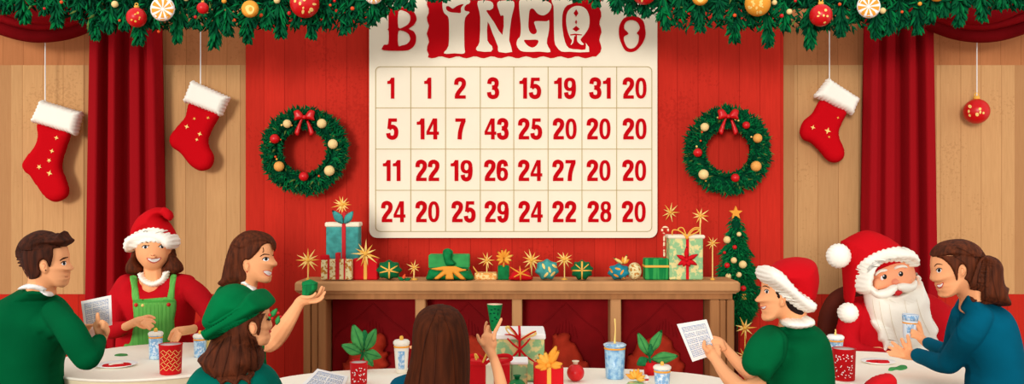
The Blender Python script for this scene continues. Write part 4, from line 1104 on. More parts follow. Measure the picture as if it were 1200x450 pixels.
bpy.data.objects['red_ball'].location.z = TZ-(CAMZ+(HROW-418.5)*3.95/F-3.6*3.95/F)
bpy.data.objects['red_ball'].location.x = .06

# leafy plants
def plant(px, d, leaves, label, potr, poth, potm=CUPRED):
    k = d/F; c = P2z(px, d); t = thing('potted_plant', label, 'plant', c, 'leafy plants on the centre table')
    b = MB(); lathe(b, c, [(potr*k*.8, 0), (potr*k, poth*k), (potr*k*.9, poth*k), (potr*k*.8, poth*k*.8)], potm, 24); b.build('pot', potm, t)
    yt = trow(d)-poth
    for (x, y, a, L, W, m) in leaves:
        b = MB(); leafp(b, x, y, a, L, W, d-.01, m, T=.008, tilt=.0008)
        o = b.build('leaf', m, t)
        b = MB(); tube(b, [(x, y, d-.022, .45), (x+L*.5*math.cos(a), y+L*.5*math.sin(a), d-.022-.0004*L, .4), (x+L*.92*math.cos(a), y+L*.92*math.sin(a), d-.018-.0008*L, .2)], LEAFD, seg=5, sub=2); b.build('leaf_vein', LEAFD, o)
    b = MB()
    for (x, y, a, L, W, m) in leaves: tube(b, [(px, yt+2, d, .9), (x, y, d-.008, .7)], LEAFD, seg=6)
    b.build('stalks', LEAFD, t)
plant(422, 3.68, [(425, 411, -1.92, 33, 17, LEAF), (428, 411, -1.12, 29, 14, LEAF), (427, 408, -1.55, 22, 12, LEAFD), (424, 414, -2.75, 26, 14, LEAF), (427, 413, .28, 21, 13, LEAF), (427, 415, .95, 18, 10, LEAF)], 'plant with broad serrated green leaves behind the small red cup', 9, 13)
plant(762, 3.6, [(760, 417, -2.0, 30, 12, LEAF), (761, 414, -1.08, 31, 13, LEAF), (763, 421, -.12, 32, 14, LEAF), (759, 420, 2.6, 15, 12, LEAFD), (762, 418, -1.5, 16, 8, LEAFD)], 'plant with pointed green leaves in a red pot at the right of the centre table', 8.5, 15)

# gifts on the centre table
GBZ = lambda d: trow(d)
def tgift(name, label, px, d): return thing(name, label, 'gift', P2z(px, d))
t = tgift('pale_green_present', 'pale green patterned present with red bow, tallest on the centre table', 610, 3.45)
d_ = 3.45; yb = trow(d_)
b = MB(); pbox(b, 578, 638, 396, 447, d_, .2, PATG, .006); b.build('box', PATG, t)
b = MB(); pbox(b, 576, 639.5, 391.5, 398, d_-.008, .216, WHITE, .004); b.build('lid', WHITE, t)
bpy.context.view_layer.update()
b = MB(); pbox(b, 607.5, 610.5, 391, 446, d_-.012, .22, REDG, .002); b.build('ribbon', REDG, t)
b = MB()
for lp in ([(609, 399, 1.2), (603, 390, 1.6), (597, 384, 1.8), (593, 384, 1.2), (596, 390, .8), (605, 396, .8)], [(609, 399, 1.2), (618, 393, 1.4), (626, 389, 1.6), (627, 392, 1.3), (619, 395, 1), (611, 398, .8)]):
    tube(b, [(x, y, d_-.03, r) for x, y, r in lp], GOLDL, seg=8, flat=.5)
for lp in ([(609, 399, 1.4), (604, 390, 1.2), (598, 383, .8)], [(609, 399, 1.2), (601, 393, 1), (592, 392, .7)], [(609, 399, 1.2), (620, 392, .9), (628, 388, .6)], [(609, 409, 1.2), (602, 404, 1.2), (595, 397, .9)], [(609, 409, 1.2), (615, 404, 1.2), (621, 397, .9)], [(609, 409, 1.4), (602, 417, 1.3), (593, 423, .9)], [(609, 409, 1.4), (616, 417, 1.2), (626, 424, .8)]):
    tube(b, [(x, y, d_-.034, r) for x, y, r in lp], REDG, seg=8, flat=.6)
ball(b, 609, 409, d_-.036, 1.8, REDG); b.build('bow', None, t)
t = tgift('red_white_present', 'red and cream striped present with a red bow behind the raised forearm', 568, 3.2)
d_ = 3.2; yb = trow(d_)
for (x0, x1, m, nm) in ((549, 569, REDG, 'red_side'), (569, 579, CREAM, 'cream_stripe'), (579, 597.5, REDG, 'red_side')):
    b = MB(); pbox(b, x0, x1, 428, yb, d_, .14, m, .003); b.build(nm, m, t)
b = MB(); pbox(b, 543, 550, 430, yb, d_+.01, .12, mat('orange_side', (232, 150, 60), .7, .1), .003); b.build('orange_side', None, t)
b = MB(); pbox(b, 541.5, 549.2, 441, yb, d_-.002, .06, TEALG, .003); b.build('teal_corner', TEALG, t)
b = MB()
for lp in ([(570, 425, 1.6), (560, 417, 2.6), (547, 419, 2.6), (545, 423, 2), (556, 426, 1.4)], [(570, 425, 1.6), (582, 418, 2.4), (595, 417, 2.6), (599, 421, 2), (586, 426, 1.6)], [(570, 426, 1.4), (559, 426, 2.2), (543, 424, 1.6)]):
    tube(b, [(x, y, d_-.01, r) for x, y, r in lp], REDG, seg=8, flat=.6)
tube(b, [(560, 419, d_-.03, 1.2), (557, 415, d_-.03, 1.5), (558, 421, d_-.03, 1.2)], GOLD, seg=6); tube(b, [(566, 424, d_-.03, 1.2), (570, 415, d_-.03, 1.3)], GOLD, seg=6)
b.build('bow', None, t)
t = tgift('pale_small_present', 'small pale green and cream present under the red bow ribbon at the centre', 607, 3.28)
b = MB(); pbox(b, 599, 618, 425.5, trow(3.28), 3.28, .09, PATG, .004); b.build('box', PATG, t)
b = MB(); pbox(b, 598, 619, 423.5, 427.5, 3.275, .1, WHITE, .003); b.build('lid', WHITE, t)
t = tgift('red_present', 'red present with a big orange ribbon bow in front of the pale green present', 643, 3.2)
d_ = 3.2
b = MB(); pbox(b, 626, 660.5, 431, trow(d_), d_, .12, REDG, .004); b.build('box', REDG, t)
b = MB(); pbox(b, 641, 646, 430.5, trow(d_), d_-.004, .128, GOLD, .002); b.build('ribbon', GOLD, t)
b = MB()
for (a, L, W) in ((-2.75, 17, 8), (-2.3, 18, 9), (-1.85, 18, 7), (-1.2, 25, 10), (-.95, 22, 8), (-.1, 17, 8), (.15, 16, 7), (3.0, 17, 8), (2.6, 12, 6)): leafp(b, 643, 428, a, L, W, d_-.02, ORANGE if L != 18 else GOLD, T=.008, tilt=.001)
ball(b, 643, 428, d_-.03, 3, ORANGE); b.build('bow', None, t)
# green bauble in front, red bauble on the table
def tball(px, py, r, m, label, spots=0, capm=GOLDL, d=None):
    d = d or 3.4; t = thing('bauble', label, 'bauble', P(px, py+r, d))
    b = MB(); ball(b, px, py, d, r, m, seg=28, rings=18); s = b.build('ball', m, t)
    b = MB(); c = P(px, py-r*.95, d); lathe(b, c, [(r*.25*d/F, 0), (r*.3*d/F, r*.3*d/F), (r*.42*d/F, r*.34*d/F), (r*.42*d/F, r*.42*d/F), (r*.1*d/F, r*.42*d/F)], capm, 14); b.build('cap', capm, t)
    for k in range(spots):
        a = k*2.1; b = MB(); decal(b, ell(px+r*.5*math.cos(a), py+r*.45*math.sin(a), 1, .6, 8, a), s, .0015, GOLDL, res=.8); b.build('spot', None, s)
d_ = 3.47; r_ = 10.2
tball(674.5, trow(d_)-r_, r_, REDB, 'shiny red bauble standing alone on the centre table right of the gifts', 0, mat('silver_cap', (236, 224, 196), .4, .4), d_)
d_ = 3.08; tball(606, trow(d_)-10.5-9, 11, mat('bauble_green', (8, 120, 56), .4, .3), 'dark green bauble in front of the small pale present', 4, GREEND, d_)
t = thing('bauble_stand', 'low cream dish under the dark green bauble', 'dish', P2z(606, d_))
b = MB(); lathe(b, P2z(606, d_), [(.03, 0), (.03, .006), (.014, .01), (.014, .018), (.022, .0235), (.016, .0235)], CREAM); b.build('dish', CREAM, t)
# orange flower bow cluster
t = thing('orange_flower', 'orange ribbon flower lying between the icy blue glass and the red pot', 'flower', P2z(746, 3.35))
b = MB()
for (a, L) in ((-2.7, 13), (-2.2, 12), (-1.75, 12), (-1.3, 13), (-.8, 11), (-.3, 12), (.1, 12)): leafp(b, 745, 444, a, L, 6, 3.35, ORANGE if L != 12 else GOLD, T=.01, tilt=.0008)
b.build('petals', None, t)
b = MB(); lathe(b, P2z(745, 3.35), [(.03, 0), (.034, .012), (.028, .02)], PATG, 20); b.build('base_ring', PATG, t)
b = MB(); pbox(b, 752.5, 761, 437, 441.5, 3.42, .03, WHITE, .006); pbox(b, 753.5, 760, 442, 446.5, 3.42, .03, WHITE, .006); pbox(b, 753, 760.6, 440.9, 442.6, 3.421, .028, REDG, .002)
o = b.build('white_roll'); o.location.z = 0; tag(o, 'small white and red roll of ribbon against the red pot', 'ribbon'); 
pr = P(756, 446.5, 3.42).z; o.location.z = TZ-pr+.0

# printed cards
def card(c4, th, label, group=None, seed=1, rows=(5, 3), txt=PRINT, margin=.1):
    """c4: corners (px,py,d) TL TR BR BL; printed bingo sheet"""
    W = [P(*p) for p in c4]; nrm = (W[1]-W[0]).cross(W[3]-W[0]).normalized()
    if nrm.dot(Vector((0, 0, CAMZ))-W[0]) < 0: nrm = -nrm
    ctr = (W[0]+W[2])/2; t = thing('printed_card', label, 'card', W[3], group)
    def pt(u, v): return (W[0]*(1-u)+W[1]*u)*(1-v)+(W[3]*(1-u)+W[2]*u)*v
    def quad(b, u0, u1, v0, v1, h, m):
        q_ = [pt(u0, v0), pt(u1, v0), pt(u1, v1), pt(u0, v1)]; V = [p+nrm*h for p in q_]+[p-nrm*th for p in q_]
        b.add(V, [(0, 3, 2, 1), (4, 5, 6, 7), (0, 1, 5, 4), (1, 2, 6, 5), (2, 3, 7, 6), (3, 0, 4, 7)], m, False)
    b = MB(); quad(b, 0, 1, 0, 1, 0, WHITE); s = b.build('sheet', WHITE, t)
    q = random.Random(seed); m_ = margin; b = MB(); lw = .011
    for (u0, u1, v0, v1) in ((m_, 1-m_, m_, m_+lw), (m_, 1-m_, 1-m_-lw, 1-m_), (m_, m_+lw, m_, 1-m_), (1-m_-lw, 1-m_, m_, 1-m_)): quad(b, u0, u1, v0, v1, .0006, txt)
    b.build('printed_frame', txt, s)
    R_, C_ = rows; b = MB(); g = .02
    for r in range(R_):
        for c in range(C_):
            u0 = m_+g+(1-2*m_-2*g)*c/C_; u1 = m_+(1-2*m_)*(c+1)/C_-g; v0 = m_+g+(1-2*m_-2*g)*r/R_; v1 = m_+(1-2*m_)*(r+1)/R_-g
            for l in range(4):
                vv = v0+(v1-v0)*(l+.2)/4; uu = u0
                while uu < u1-.02:
                    w_ = q.uniform(.02, .07); quad(b, uu, min(u1, uu+w_), vv, vv+(v1-v0)*.11, .0006, txt if q.random() < .5 else PRINTG); uu += w_+.014
    b.build('printed_text', None, s)
    return t
# ------------------------------------------------------------------ people
def person(px, d, label): return thing('person', label, 'person', ((px-600)*d/F, d, 0))
def stool(x, y, label):
    t = thing('stool', label, 'stool', (x, y, 0))
    b = MB(); lathe(b, (x, y, 0), [(.15, .395), (.165, .4), (.165, .42), (.15, .43)], WOODP, 28); b.build('seat', WOODP, t)
    for k in range(4):
        a = PI/4+k*PI/2; b = MB(); wtube(b, [(x+.16*math.cos(a), y+.16*math.sin(a), .015, .014), (x+.11*math.cos(a), y+.11*math.sin(a), .40, .016)], WOODP, seg=8); b.build('leg', WOODP, t)
def legs(t, x, y, ang, m=TROUSER, sz=1.0):
    """seated legs below the table, facing direction ang (0 = +x)"""
    b = MB(); f = Vector((math.cos(ang), math.sin(ang), 0)); s = Vector((-f.y, f.x, 0)); c = Vector((x, y, .52))
    sh = []
    for sg in (-1, 1):
        h = c+s*(.085*sg); k = c+f*.36*sz+s*(.10*sg)+Vector((0, 0, .0)); a = k+f*.03+Vector((0, 0, -.44))
        wtube(b, [(*h, .082), (*((h+k)/2), .075), (*k, .058)], m); wtube(b, [(*k, .056), (*((k+a)/2), .05), (*a, .036)], m)
        sh.append(a)
    wball(b, c, .12, m, sc=(1, .9, .7)); b.build('trousers', m, t, voxel=.012)
    for a in sh:
        b = MB(); p = Vector((a.x, a.y, .035)); wtube(b, [(*(p-f*.03), .035), (*(p+f*.07), .034), (*(p+f*.15), .026)], SHOE, flat=.9); b.build('shoe', SHOE, t)
EYEW = mat('eye_white', (250, 250, 250), .4, .3); BROW = mat('brow_brown', (60, 28, 16), .8, .05); LINE = mat('lip_line', (176, 92, 66), .8, .05)
EARC = mat('ear_shade', (226, 140, 98), .8, .05); CHEEK = mat('nose_tone', (240, 150, 118), .8, .05)  # ear_shade: darker skin, the shade inside the ear painted as strokes
def dec(nm, pts, o, m, th=.0012, n=5, res=.7):
    b = MB(); decal(b, pts, o, th, m, n=n, res=res); 
    if b.v: b.build(nm, None, o)
def stk(nm, pts, w, o, m, th=.0012): dec(nm, stroke(pts, w), o, m, th, n=0)
def chain(b, pts, d, rs=None, k=1):
    """finger: (x, y, r[, d])"""
    tube(b, [(p[0], p[1], p[3] if len(p) > 3 else d, p[2]) for p in pts], seg=8, sub=4)
def core(b, px, d, yneck, ybot, r):
    tube(b, [(px, yneck, d, r*.8), (px, yneck+(ybot-yneck)*.25, d+.02, r), (px, (yneck+ybot)/2, d+.02, r), (px, ybot, d+.02, r)], seg=14)

# ---- 1 left person, dark green jersey, seen from behind, profile to the right
D = 3.45
t = person(40, D, 'person with short brown hair in a dark green jersey holding up a printed card')
A = lambda pts: K(0, 260, 5.29, pts); Bq = lambda pts: K(0, 330, 3.75, pts)
b = MB()
puff(b, A([(403, 150), (412, 175), (419, 200), (420, 228), (418, 240), (428, 262), (449, 290), (446, 300), (428, 305), (423, 314), (429, 325), (421, 338), (426, 350), (418, 366), (412, 388), (402, 403), (380, 407), (350, 399), (336, 420), (330, 460), (180, 470), (178, 400), (190, 345), (165, 300), (148, 240), (150, 180), (180, 125), (240, 92), (320, 95), (375, 115)]), D, .075, R=24, res=1.8)
puff(b, A([(268, 238), (290, 248), (299, 275), (297, 308), (285, 322), (268, 314), (250, 290), (246, 262)]), D-.073, .012, res=1.2)
core(b, 46, D+.06, 345, 520, 15)
# far hand and forearm
ktube(b, 80, 340, 6.43, [(20, 270, 38), (60, 285, 44), (95, 290, 38)], 3.56)
ktube(b, 80, 340, 6.43, [(90, 262, 14), (140, 268, 13), (192, 262, 12)], 3.54)
ktube(b, 80, 340, 6.43, [(90, 285, 15), (130, 290, 14), (165, 284, 12)], 3.545)
ktube(b, 80, 340, 6.43, [(90, 305, 15), (125, 308, 14), (150, 300, 12)], 3.55)
ktube(b, 80, 340, 6.43, [(85, 325, 14), (115, 325, 13), (135, 316, 11)], 3.555)
ktube(b, 80, 340, 6.43, [(10, 265, 36), (-40, 235, 40), (-150, 120, 60)], 3.62)
# near hand with raised index finger
ktube(b, 80, 340, 6.43, [(235, 400, 40), (250, 350, 46), (250, 300, 50), (245, 270, 42)], 3.48)
ktube(b, 80, 340, 6.43, [(225, 262, 20), (222, 215, 18), (221, 178, 13)], 3.46)
ktube(b, 80, 340, 6.43, [(280, 300, 20), (288, 268, 18), (272, 245, 15), (255, 255, 13)], 3.45)
ktube(b, 80, 340, 6.43, [(262, 285, 20), (266, 248, 18), (250, 236, 15), (240, 250, 13)], 3.44)
ktube(b, 80, 340, 6.43, [(290, 330, 18), (298, 300, 17), (288, 278, 14), (275, 285, 12)], 3.455)
ktube(b, 80, 340, 6.43, [(225, 320, 18), (205, 285, 17), (203, 250, 14)], 3.46)
tube(b, [(117, 400, 3.46, 5.5), (104, 420, 3.38, 8), (78, 382, 3.38, 9), (60, 374, 3.46, 9), (48, 375, 3.52, 9)])
body = b.build('body', SKIN, t, voxel=.0038, smooth=2)
b = MB()
puff(b, Bq([(-150, 800), (-150, 330), (-110, 200), (-60, 125), (0, 82), (60, 48), (92, 32), (130, 34), (190, 42), (245, 64), (285, 105), (310, 150), (305, 230), (285, 300), (268, 350), (262, 420), (262, 800)]), D+.07, .14, R=38, res=4, over=body, off=.012, Ro=2)
tube(b, [(63, 366, 3.42, 14), (80, 384, 3.36, 16.5), (92, 404, 3.33, 16.5), (101, 417, 3.33, 16)], seg=16)
tube(b, [(102, 418, 3.33, 16), (108, 412, 3.36, 13.5), (113.5, 404, 3.42, 9.8), (115.5, 400, 3.44, 9)], seg=16)
tube(b, [(40, 365, 3.6, 16), (60, 372, 3.62, 13), (78, 380, 3.6, 8.5)], seg=14)
sh = b.build('jersey', GREENSH, t, voxel=.006, smooth=2)
b = MB(); puff(b, A([(123, 412), (150, 390), (183, 383), (250, 392), (290, 412), (322, 440), (322, 462), (300, 458), (250, 432), (190, 418), (130, 422)]), D-.02, .04, R=5, res=1.4, over=[body, sh], off=.012); b.build('collar', WHITE, t)
b = MB(); puff(b, A([(118, 170), (135, 125), (165, 90), (210, 62), (255, 51), (300, 56), (335, 70), (360, 68), (378, 74), (388, 62), (400, 54), (412, 74), (428, 95), (446, 108), (441, 130), (418, 147), (390, 160), (350, 165), (333, 172), (332, 205), (325, 240), (317, 272), (311, 292), (300, 275), (288, 247), (268, 237), (250, 246), (244, 265), (247, 290), (256, 312), (248, 338), (225, 354), (185, 358), (160, 330), (135, 280), (120, 225), (116, 190)]), D, .085, R=22, res=1.4, over=body, off=.012); b.build('hair', HAIRD, t)
stk('eyebrow', A([(371, 240), (395, 226), (423, 219)]), [1.0, 1.8, .9], body, BROW)
dec('eye_white', A([(382, 262), (394, 250), (408, 250), (408, 266), (395, 270)]), body, EYEW, .001)
dec('eye', ell(*A([(398, 258)])[0], 1.5, 2.1, 10), body, BLACK, .0018)
stk('eyelid', A([(377, 256), (392, 246), (410, 245)]), .9, body, BLACK, .002)
stk('mouth_line', A([(404, 340), (424, 341)]), .6, body, LINE)
stk('ear_fold_shade', A([(262, 262), (272, 258), (280, 272), (272, 290)]), .8, body, EARC)
dec('ear_stud', ell(*A([(283, 300)])[0], .8, .9, 8), body, BROW, .002)
legs(t, (45-600)*D/F, D+.03, .7)
stool((45-600)*D/F, D+.03, 'round wooden stool under the person in the dark green jersey')
card([(94.8, 353.2, 3.57), (130.1, 345.9, 3.57), (131.2, 381, 3.57), (99.5, 388, 3.57)], .002, 'white printed bingo card held up by the person in the dark green jersey', 'printed bingo cards', 2, (4, 3))
b = MB(); slab(b, [(98, 387), (113, 383), (117, 397), (104, 404)], 3.585, .002, res=6); tag(b.build('note_paper', mat('pinkish_paper', (248, 226, 220), .8, .05)), 'small pinkish sheet of paper held behind the lower edge of the left printed card', 'paper')

# ---- 2 smiling person with red hat and green bib overalls
D = 4.6
t = person(181, D, 'smiling person facing front in a red fur-trimmed hat and green bib overalls')
Fq = lambda pts: K(140, 240, 4.09, pts); H = lambda pts: K(120, 330, 3.75, pts)
b = MB()
puff(b, Fq([(162, 118), (205, 128), (235, 155), (243, 190), (242, 230), (232, 262), (212, 288), (190, 308), (163, 318), (136, 308), (112, 286), (92, 258), (84, 225), (83, 188), (92, 155), (120, 128)]), D, .095, R=21, res=1.3)
puff(b, Fq([(160, 238), (172, 246), (174, 256), (160, 260), (147, 256), (148, 246)]), D-.088, .014, res=.8)
tube(b, [(180, 306, D+.02, 11), (180, 322, D+.02, 11.5), (180, 336, D+.03, 14)])
tube(b, [(160, 333, D+.04, 8), (180, 331, D+.04, 10), (202, 333, D+.04, 8)])
core(b, 180, D+.07, 335, 470, 14)
# left hand (viewer left) reaching right
ktube(b, 120, 330, 3.75, [(70, 215, 20, 4.42), (98, 200, 19, 4.36), (130, 185, 19, 4.32), (160, 172, 19, 4.28), (180, 168, 17, 4.26)], 4.3)
for (pts, q) in (([(180, 158, 9), (205, 152, 8), (228, 160, 7)], 4.27), ([(185, 168, 9), (212, 168, 8), (230, 180, 7)], 4.24), ([(182, 178, 9), (205, 186, 8), (222, 196, 7)], 4.22), ([(175, 184, 9), (195, 198, 8), (208, 209, 7)], 4.21), ([(150, 185, 9), (170, 198, 8), (188, 203, 7)], 4.27)):
    ktube(b, 120, 330, 3.75, [p+(q,) for p in pts], 4.25, seg=8)
ktube(b, 120, 330, 3.75, [(70, 215, 16, 4.42), (30, 220, 20, 4.46), (60, 60, 24, 4.6), (150, 30, 20, 4.65)], 4.5)
# right hand
ktube(b, 120, 330, 3.75, [(420, 205, 21, 4.3), (385, 212, 20, 4.2), (350, 217, 21, 4.12), (325, 222, 20, 4.1)], 4.1)
for (pts, q) in (([(330, 212, 9), (308, 225, 9), (294, 252, 8)], 4.08), ([(330, 220, 9), (315, 238, 8), (303, 262, 7)], 4.06), ([(335, 228, 9), (325, 245, 8), (316, 262, 7)], 4.05), ([(342, 232, 9), (337, 245, 8), (330, 260, 7)], 4.05), ([(345, 205, 9), (322, 208, 8), (304, 222, 7)], 4.11)):
    ktube(b, 120, 330, 3.75, [p+(q,) for p in pts], 4.25, seg=8)
ktube(b, 120, 330, 3.75, [(420, 205, 17, 4.3), (475, 160, 20, 4.45), (360, 50, 20, 4.6), (240, 30, 20, 4.65)], 4.5)
body = b.build('body', SKIN, t, voxel=.0042, smooth=2)
b = MB()
puff(b, [(146, 324), (164, 321), (172, 330), (181, 335), (191, 330), (198, 321), (216, 321), (226, 326), (230, 345), (226, 380), (224, 410), (226, 480), (140, 480), (138, 410), (140, 380), (138, 345)], D+.06, .13, R=24, res=2.4)
tube(b, [(148, 333, D+.03, 12), (138, 352, D, 12.5), (131, 376, 4.5, 12), (130, 386, 4.46, 11)], seg=14)
tube(b, [(130, 387, 4.46, 10.5), (140, 386, 4.42, 9.5), (146, 383.5, 4.37, 7.5)], seg=14)
tube(b, [(215, 333, D+.03, 12), (232, 347, 4.55, 13.5), (246, 366, 4.42, 12), (248, 376, 4.36, 11)], seg=14)
tube(b, [(247, 378, 4.36, 11), (238, 384, 4.33, 9.5), (229, 387.5, 4.26, 8)], seg=14)
sh = b.build('red_top', COATRED, t, voxel=.0075, smooth=2)
b = MB(); puff(b, H([(134, 78), (178, 76), (318, 74), (318, 180), (325, 300), (330, 470), (85, 470), (90, 290), (120, 265), (136, 180)]), D+.04, .1, R=6, res=2.6, over=sh, off=.016); bib = b.build('bib', BIBG, t)
b = MB(); puff(b, [(152, 324), (160, 323.5), (162, 335), (163.5, 352), (155, 352), (153.5, 336)], D, .006, R=3, res=1.2, over=sh, off=.007); b.build('strap', BIBG, t)
b = MB(); puff(b, [(199.5, 323), (207, 322.5), (205.5, 336), (204, 352), (195.5, 352), (198, 336)], D, .006, R=3, res=1.2, over=sh, off=.007); b.build('strap', BIBG, t)
dec('bib_edge', H([(134, 80), (316, 78), (316, 90), (134, 93)]), bib, BIBD, .002, n=0, res=2)
for x in range(160, 300, 17): stk('bib_seam', H([(x, 100), (x, 300)]), .45, bib, BIBD, .0012)
for (x, y, m) in ((148, 103, REDB), (291, 101, REDB), (177, 105, GOLDL)):
    b = MB(); l, _ = hitp(bib, 120+x/3.75, 330+y/3.75); wball(b, l, .010 if m is REDB else .008, m, seg=12, rings=8); b.build('button', m, bib)
col = [Fq([p])[0] for p in ((92, 328), (100, 358), (128, 382), (162, 392), (200, 382), (228, 356), (240, 318))]
inn = [Fq([p])[0] for p in ((212, 322), (204, 345), (185, 360), (162, 367), (138, 360), (120, 345), (114, 326))]
b = MB(); puff(b, scallop(cat_rom(col, 4, False)+cat_rom(inn, 4, False), .9, 3.4), D-.02, .03, R=4, res=1.3, n=0, over=[body, sh], off=.012); b.build('frilled_collar', FUR, t)
b = MB(); puff(b, Fq([(88, 205), (70, 235), (48, 262), (33, 300), (42, 330), (75, 334), (105, 326), (118, 308), (104, 285), (92, 262)]), D+.02, .05, R=8, res=1.3); puff(b, Fq([(236, 205), (250, 228), (275, 255), (300, 290), (302, 318), (275, 330), (240, 332), (212, 318), (206, 305), (222, 285), (238, 258)]), D+.02, .05, R=8, res=1.3)
puff(b, Fq([(70, 200), (160, 110), (260, 200), (262, 300), (160, 315), (62, 300)]), D+.07, .06, R=20, res=2); b.build('hair', HAIRM, t)
b = MB(); puff(b, Fq([(55, 190), (62, 120), (90, 65), (130, 31), (172, 13), (215, 15), (243, 29), (254, 55), (245, 74), (228, 70), (212, 55), (236, 85), (262, 128), (262, 158), (160, 150), (70, 175)]), D+.01, .10, R=22, res=1.6, over=body, off=.008); hat = b.build('red_hat', RED, t)
b = MB(); puff(b, Fq([(205, 14), (225, 14), (243, 29), (254, 55), (246, 76), (228, 71), (212, 55), (196, 40)]), D-.07, .03, R=7, res=1.2); b.build('hat_tip', RED, t)
b = MB(); puff(b, scallop(Fq([(36, 190), (50, 152), (90, 126), (150, 111), (210, 119), (255, 137), (276, 166), (276, 196), (255, 211), (234, 204), (210, 188), (160, 178), (110, 182), (86, 196), (75, 212), (55, 226), (40, 212)]), 1.2, 5.5), D+.0, .09, R=8, res=1.4, n=0, over=[body, hat], off=.012); b.build('fur_trim', FUR, hat)
for (cx, cy) in ((123, 202), (204, 200)):
    dec('eye_white', Fq([(cx-13, cy+1), (cx, cy-7), (cx+13, cy-2), (cx+6, cy+7), (cx-6, cy+7)]), body, EYEW, .001)
    dec('eye', ell(*Fq([(cx+1, cy+1)])[0], 1.7, 1.8, 10), body, BLACK, .0018)
    stk('eyelash', Fq([(cx-17, cy+2), (cx-4, cy-8), (cx+14, cy-5), (cx+18, cy-10)]), .9, body, BLACK, .0022)
    stk('eyebrow', Fq([(cx-15, cy-18), (cx, cy-24), (cx+14, cy-19)]), .8, body, BROW)
dec('smile', Fq([(130, 254), (165, 257), (200, 252), (190, 270), (165, 281), (142, 272)]), body, LIPP, .0012)
dec('teeth', Fq([(136, 257), (165, 260), (195, 256), (184, 269), (165, 275), (146, 269)]), body, WHITE, .002)
stk('nose_line', Fq([(149, 240), (158, 245), (170, 240)]), .7, body, LINE, .0015)
legs(t, (180-600)*D/F, D+.08, -PI/2, BIBG)
stool((180-600)*D/F, D+.08, 'round wooden stool under the smiling person in green overalls')

# ---- 3 laughing person with brown hair holding up a green box
D = 4.42
t = person(290, D, 'laughing person with long brown hair in a green top raising a small green box')
I = lambda pts: K(230, 250, 3.75, pts)
b = MB()
puff(b, I([(330, 115), (340, 150), (338, 185), (343, 200), (356, 221), (352, 232), (338, 238), (334, 246), (333, 254), (328, 268), (332, 276), (330, 286), (327, 300), (312, 307), (290, 305), (272, 303), (266, 330), (262, 360), (190, 360), (195, 300), (175, 250), (160, 190), (170, 130), (220, 90), (280, 92)]), D, .075, R=22, res=1.5)
puff(b, I([(215, 208), (232, 212), (238, 232), (232, 252), (220, 254), (211, 235)]), D-.072, .012, res=1)
core(b, 282, D+.04, 345, 480, 13)
# raised forearm
tube(b, [(298, 362, 4.36, 10), (304, 386, 4.1, 10), (314, 402, 3.86, 11), (326, 393, 3.82, 11), (338, 376, 3.78, 9), (348, 360, 3.8, 6.8), (353, 353, 3.8, 6.6), (362, 350, 3.8, 7)])
Lq = lambda *p: None
for (pts, q) in (([(240+0, 372, 0)], 0),): pass
def kf(x0, y0, k, pts, d): ktube(b, x0, y0, k, pts, d, seg=8)
kf(290, 260, 4.09, [(262, 372, 22), (292, 376, 20), (318, 366, 16)], 3.8)
kf(290, 260, 4.09, [(312, 368, 11), (338, 352, 9), (350, 325, 8), (357, 311, 6.5)], 3.8)
kf(290, 260, 4.09, [(312, 372, 11), (345, 358, 9), (360, 332, 8), (366, 316, 6.5)], 3.815)
kf(290, 260, 4.09, [(308, 378, 11), (340, 371, 9), (362, 352, 8), (372, 336, 6.5)], 3.78)
kf(290, 260, 4.09, [(300, 384, 10), (330, 382, 9), (352, 372, 8), (364, 360, 6.5)], 3.76)
kf(290, 260, 4.09, [(262, 360, 10), (290, 362, 9), (315, 355, 8), (326, 342, 6.5)], 3.745)
body = b.build('body', SKIN, t, voxel=.0038, smooth=2)
b = MB(); puff(b, I([(85, 900), (72, 470), (78, 385), (95, 328), (150, 303), (205, 316), (250, 336), (300, 352), (324, 385), (318, 430), (300, 470), (292, 900)]), D+.05, .12, R=26, res=2.8, over=body, off=.012, Ro=2)
tube(b, [(296, 352, 4.36, 12), (300, 366, 4.3, 13), (303, 382, 4.16, 12.5)], seg=14)
sh = b.build('green_top', mat('green_top', (8, 112, 58), .9, .04, var=.08, vscale=6), t, voxel=.007, smooth=2)
b = MB(); puff(b, I([(200, 308), (208, 294), (222, 304), (248, 318), (262, 330), (258, 342), (246, 336), (225, 322)]), D-.03, .04, R=3, res=1, over=[body, sh], off=.01); b.build('collar', WHITE, t)
b = MB(); puff(b, I([(100, 312), (98, 300), (112, 285), (122, 240), (137, 180), (160, 122), (195, 88), (235, 74), (280, 78), (320, 92), (345, 120), (350, 148), (344, 168), (334, 142), (315, 134), (290, 145), (268, 175), (235, 205), (216, 206), (207, 220), (210, 245), (220, 262), (219, 292), (200, 312), (150, 326), (118, 322)]), D, .085, R=20, res=1.4, over=body, off=.012); b.build('hair', HAIRM, t)
stk('eyebrow', I([(280, 190), (298, 180), (322, 182)]), [.7, 1.4, .7], body, BROW)
stk('eyebrow', I([(334, 186), (341, 183)]), .9, body, BROW)
dec('eye_white', I([(292, 204), (305, 194), (319, 199), (315, 208), (303, 210)]), body, EYEW, .001)
dec('eye', ell(*I([(307, 201)])[0], 1.8, 1.9, 10), body, BLACK, .0018)
stk('eyelash', I([(290, 203), (303, 193), (320, 197)]), .9, body, BLACK, .0022)
dec('smile', I([(293, 254), (312, 250), (331, 256), (330, 270), (318, 277), (304, 270)]), body, LIPP, .0012)
dec('teeth', I([(296, 256), (312, 253), (330, 259), (327, 270), (317, 272), (306, 266)]), body, WHITE, .002)
stk('ear_fold_shade', I([(220, 222), (229, 220), (232, 232), (225, 243)]), .7, body, EARC)
dec('earring', ell(*I([(223, 257)])[0], .8, .8, 8), body, LIPS, .002)
stk('curl', I([(293, 150), (296, 165), (292, 172)]), .8, body, BROW, .002)
legs(t, (285-600)*D/F, D+.07, -1.9)
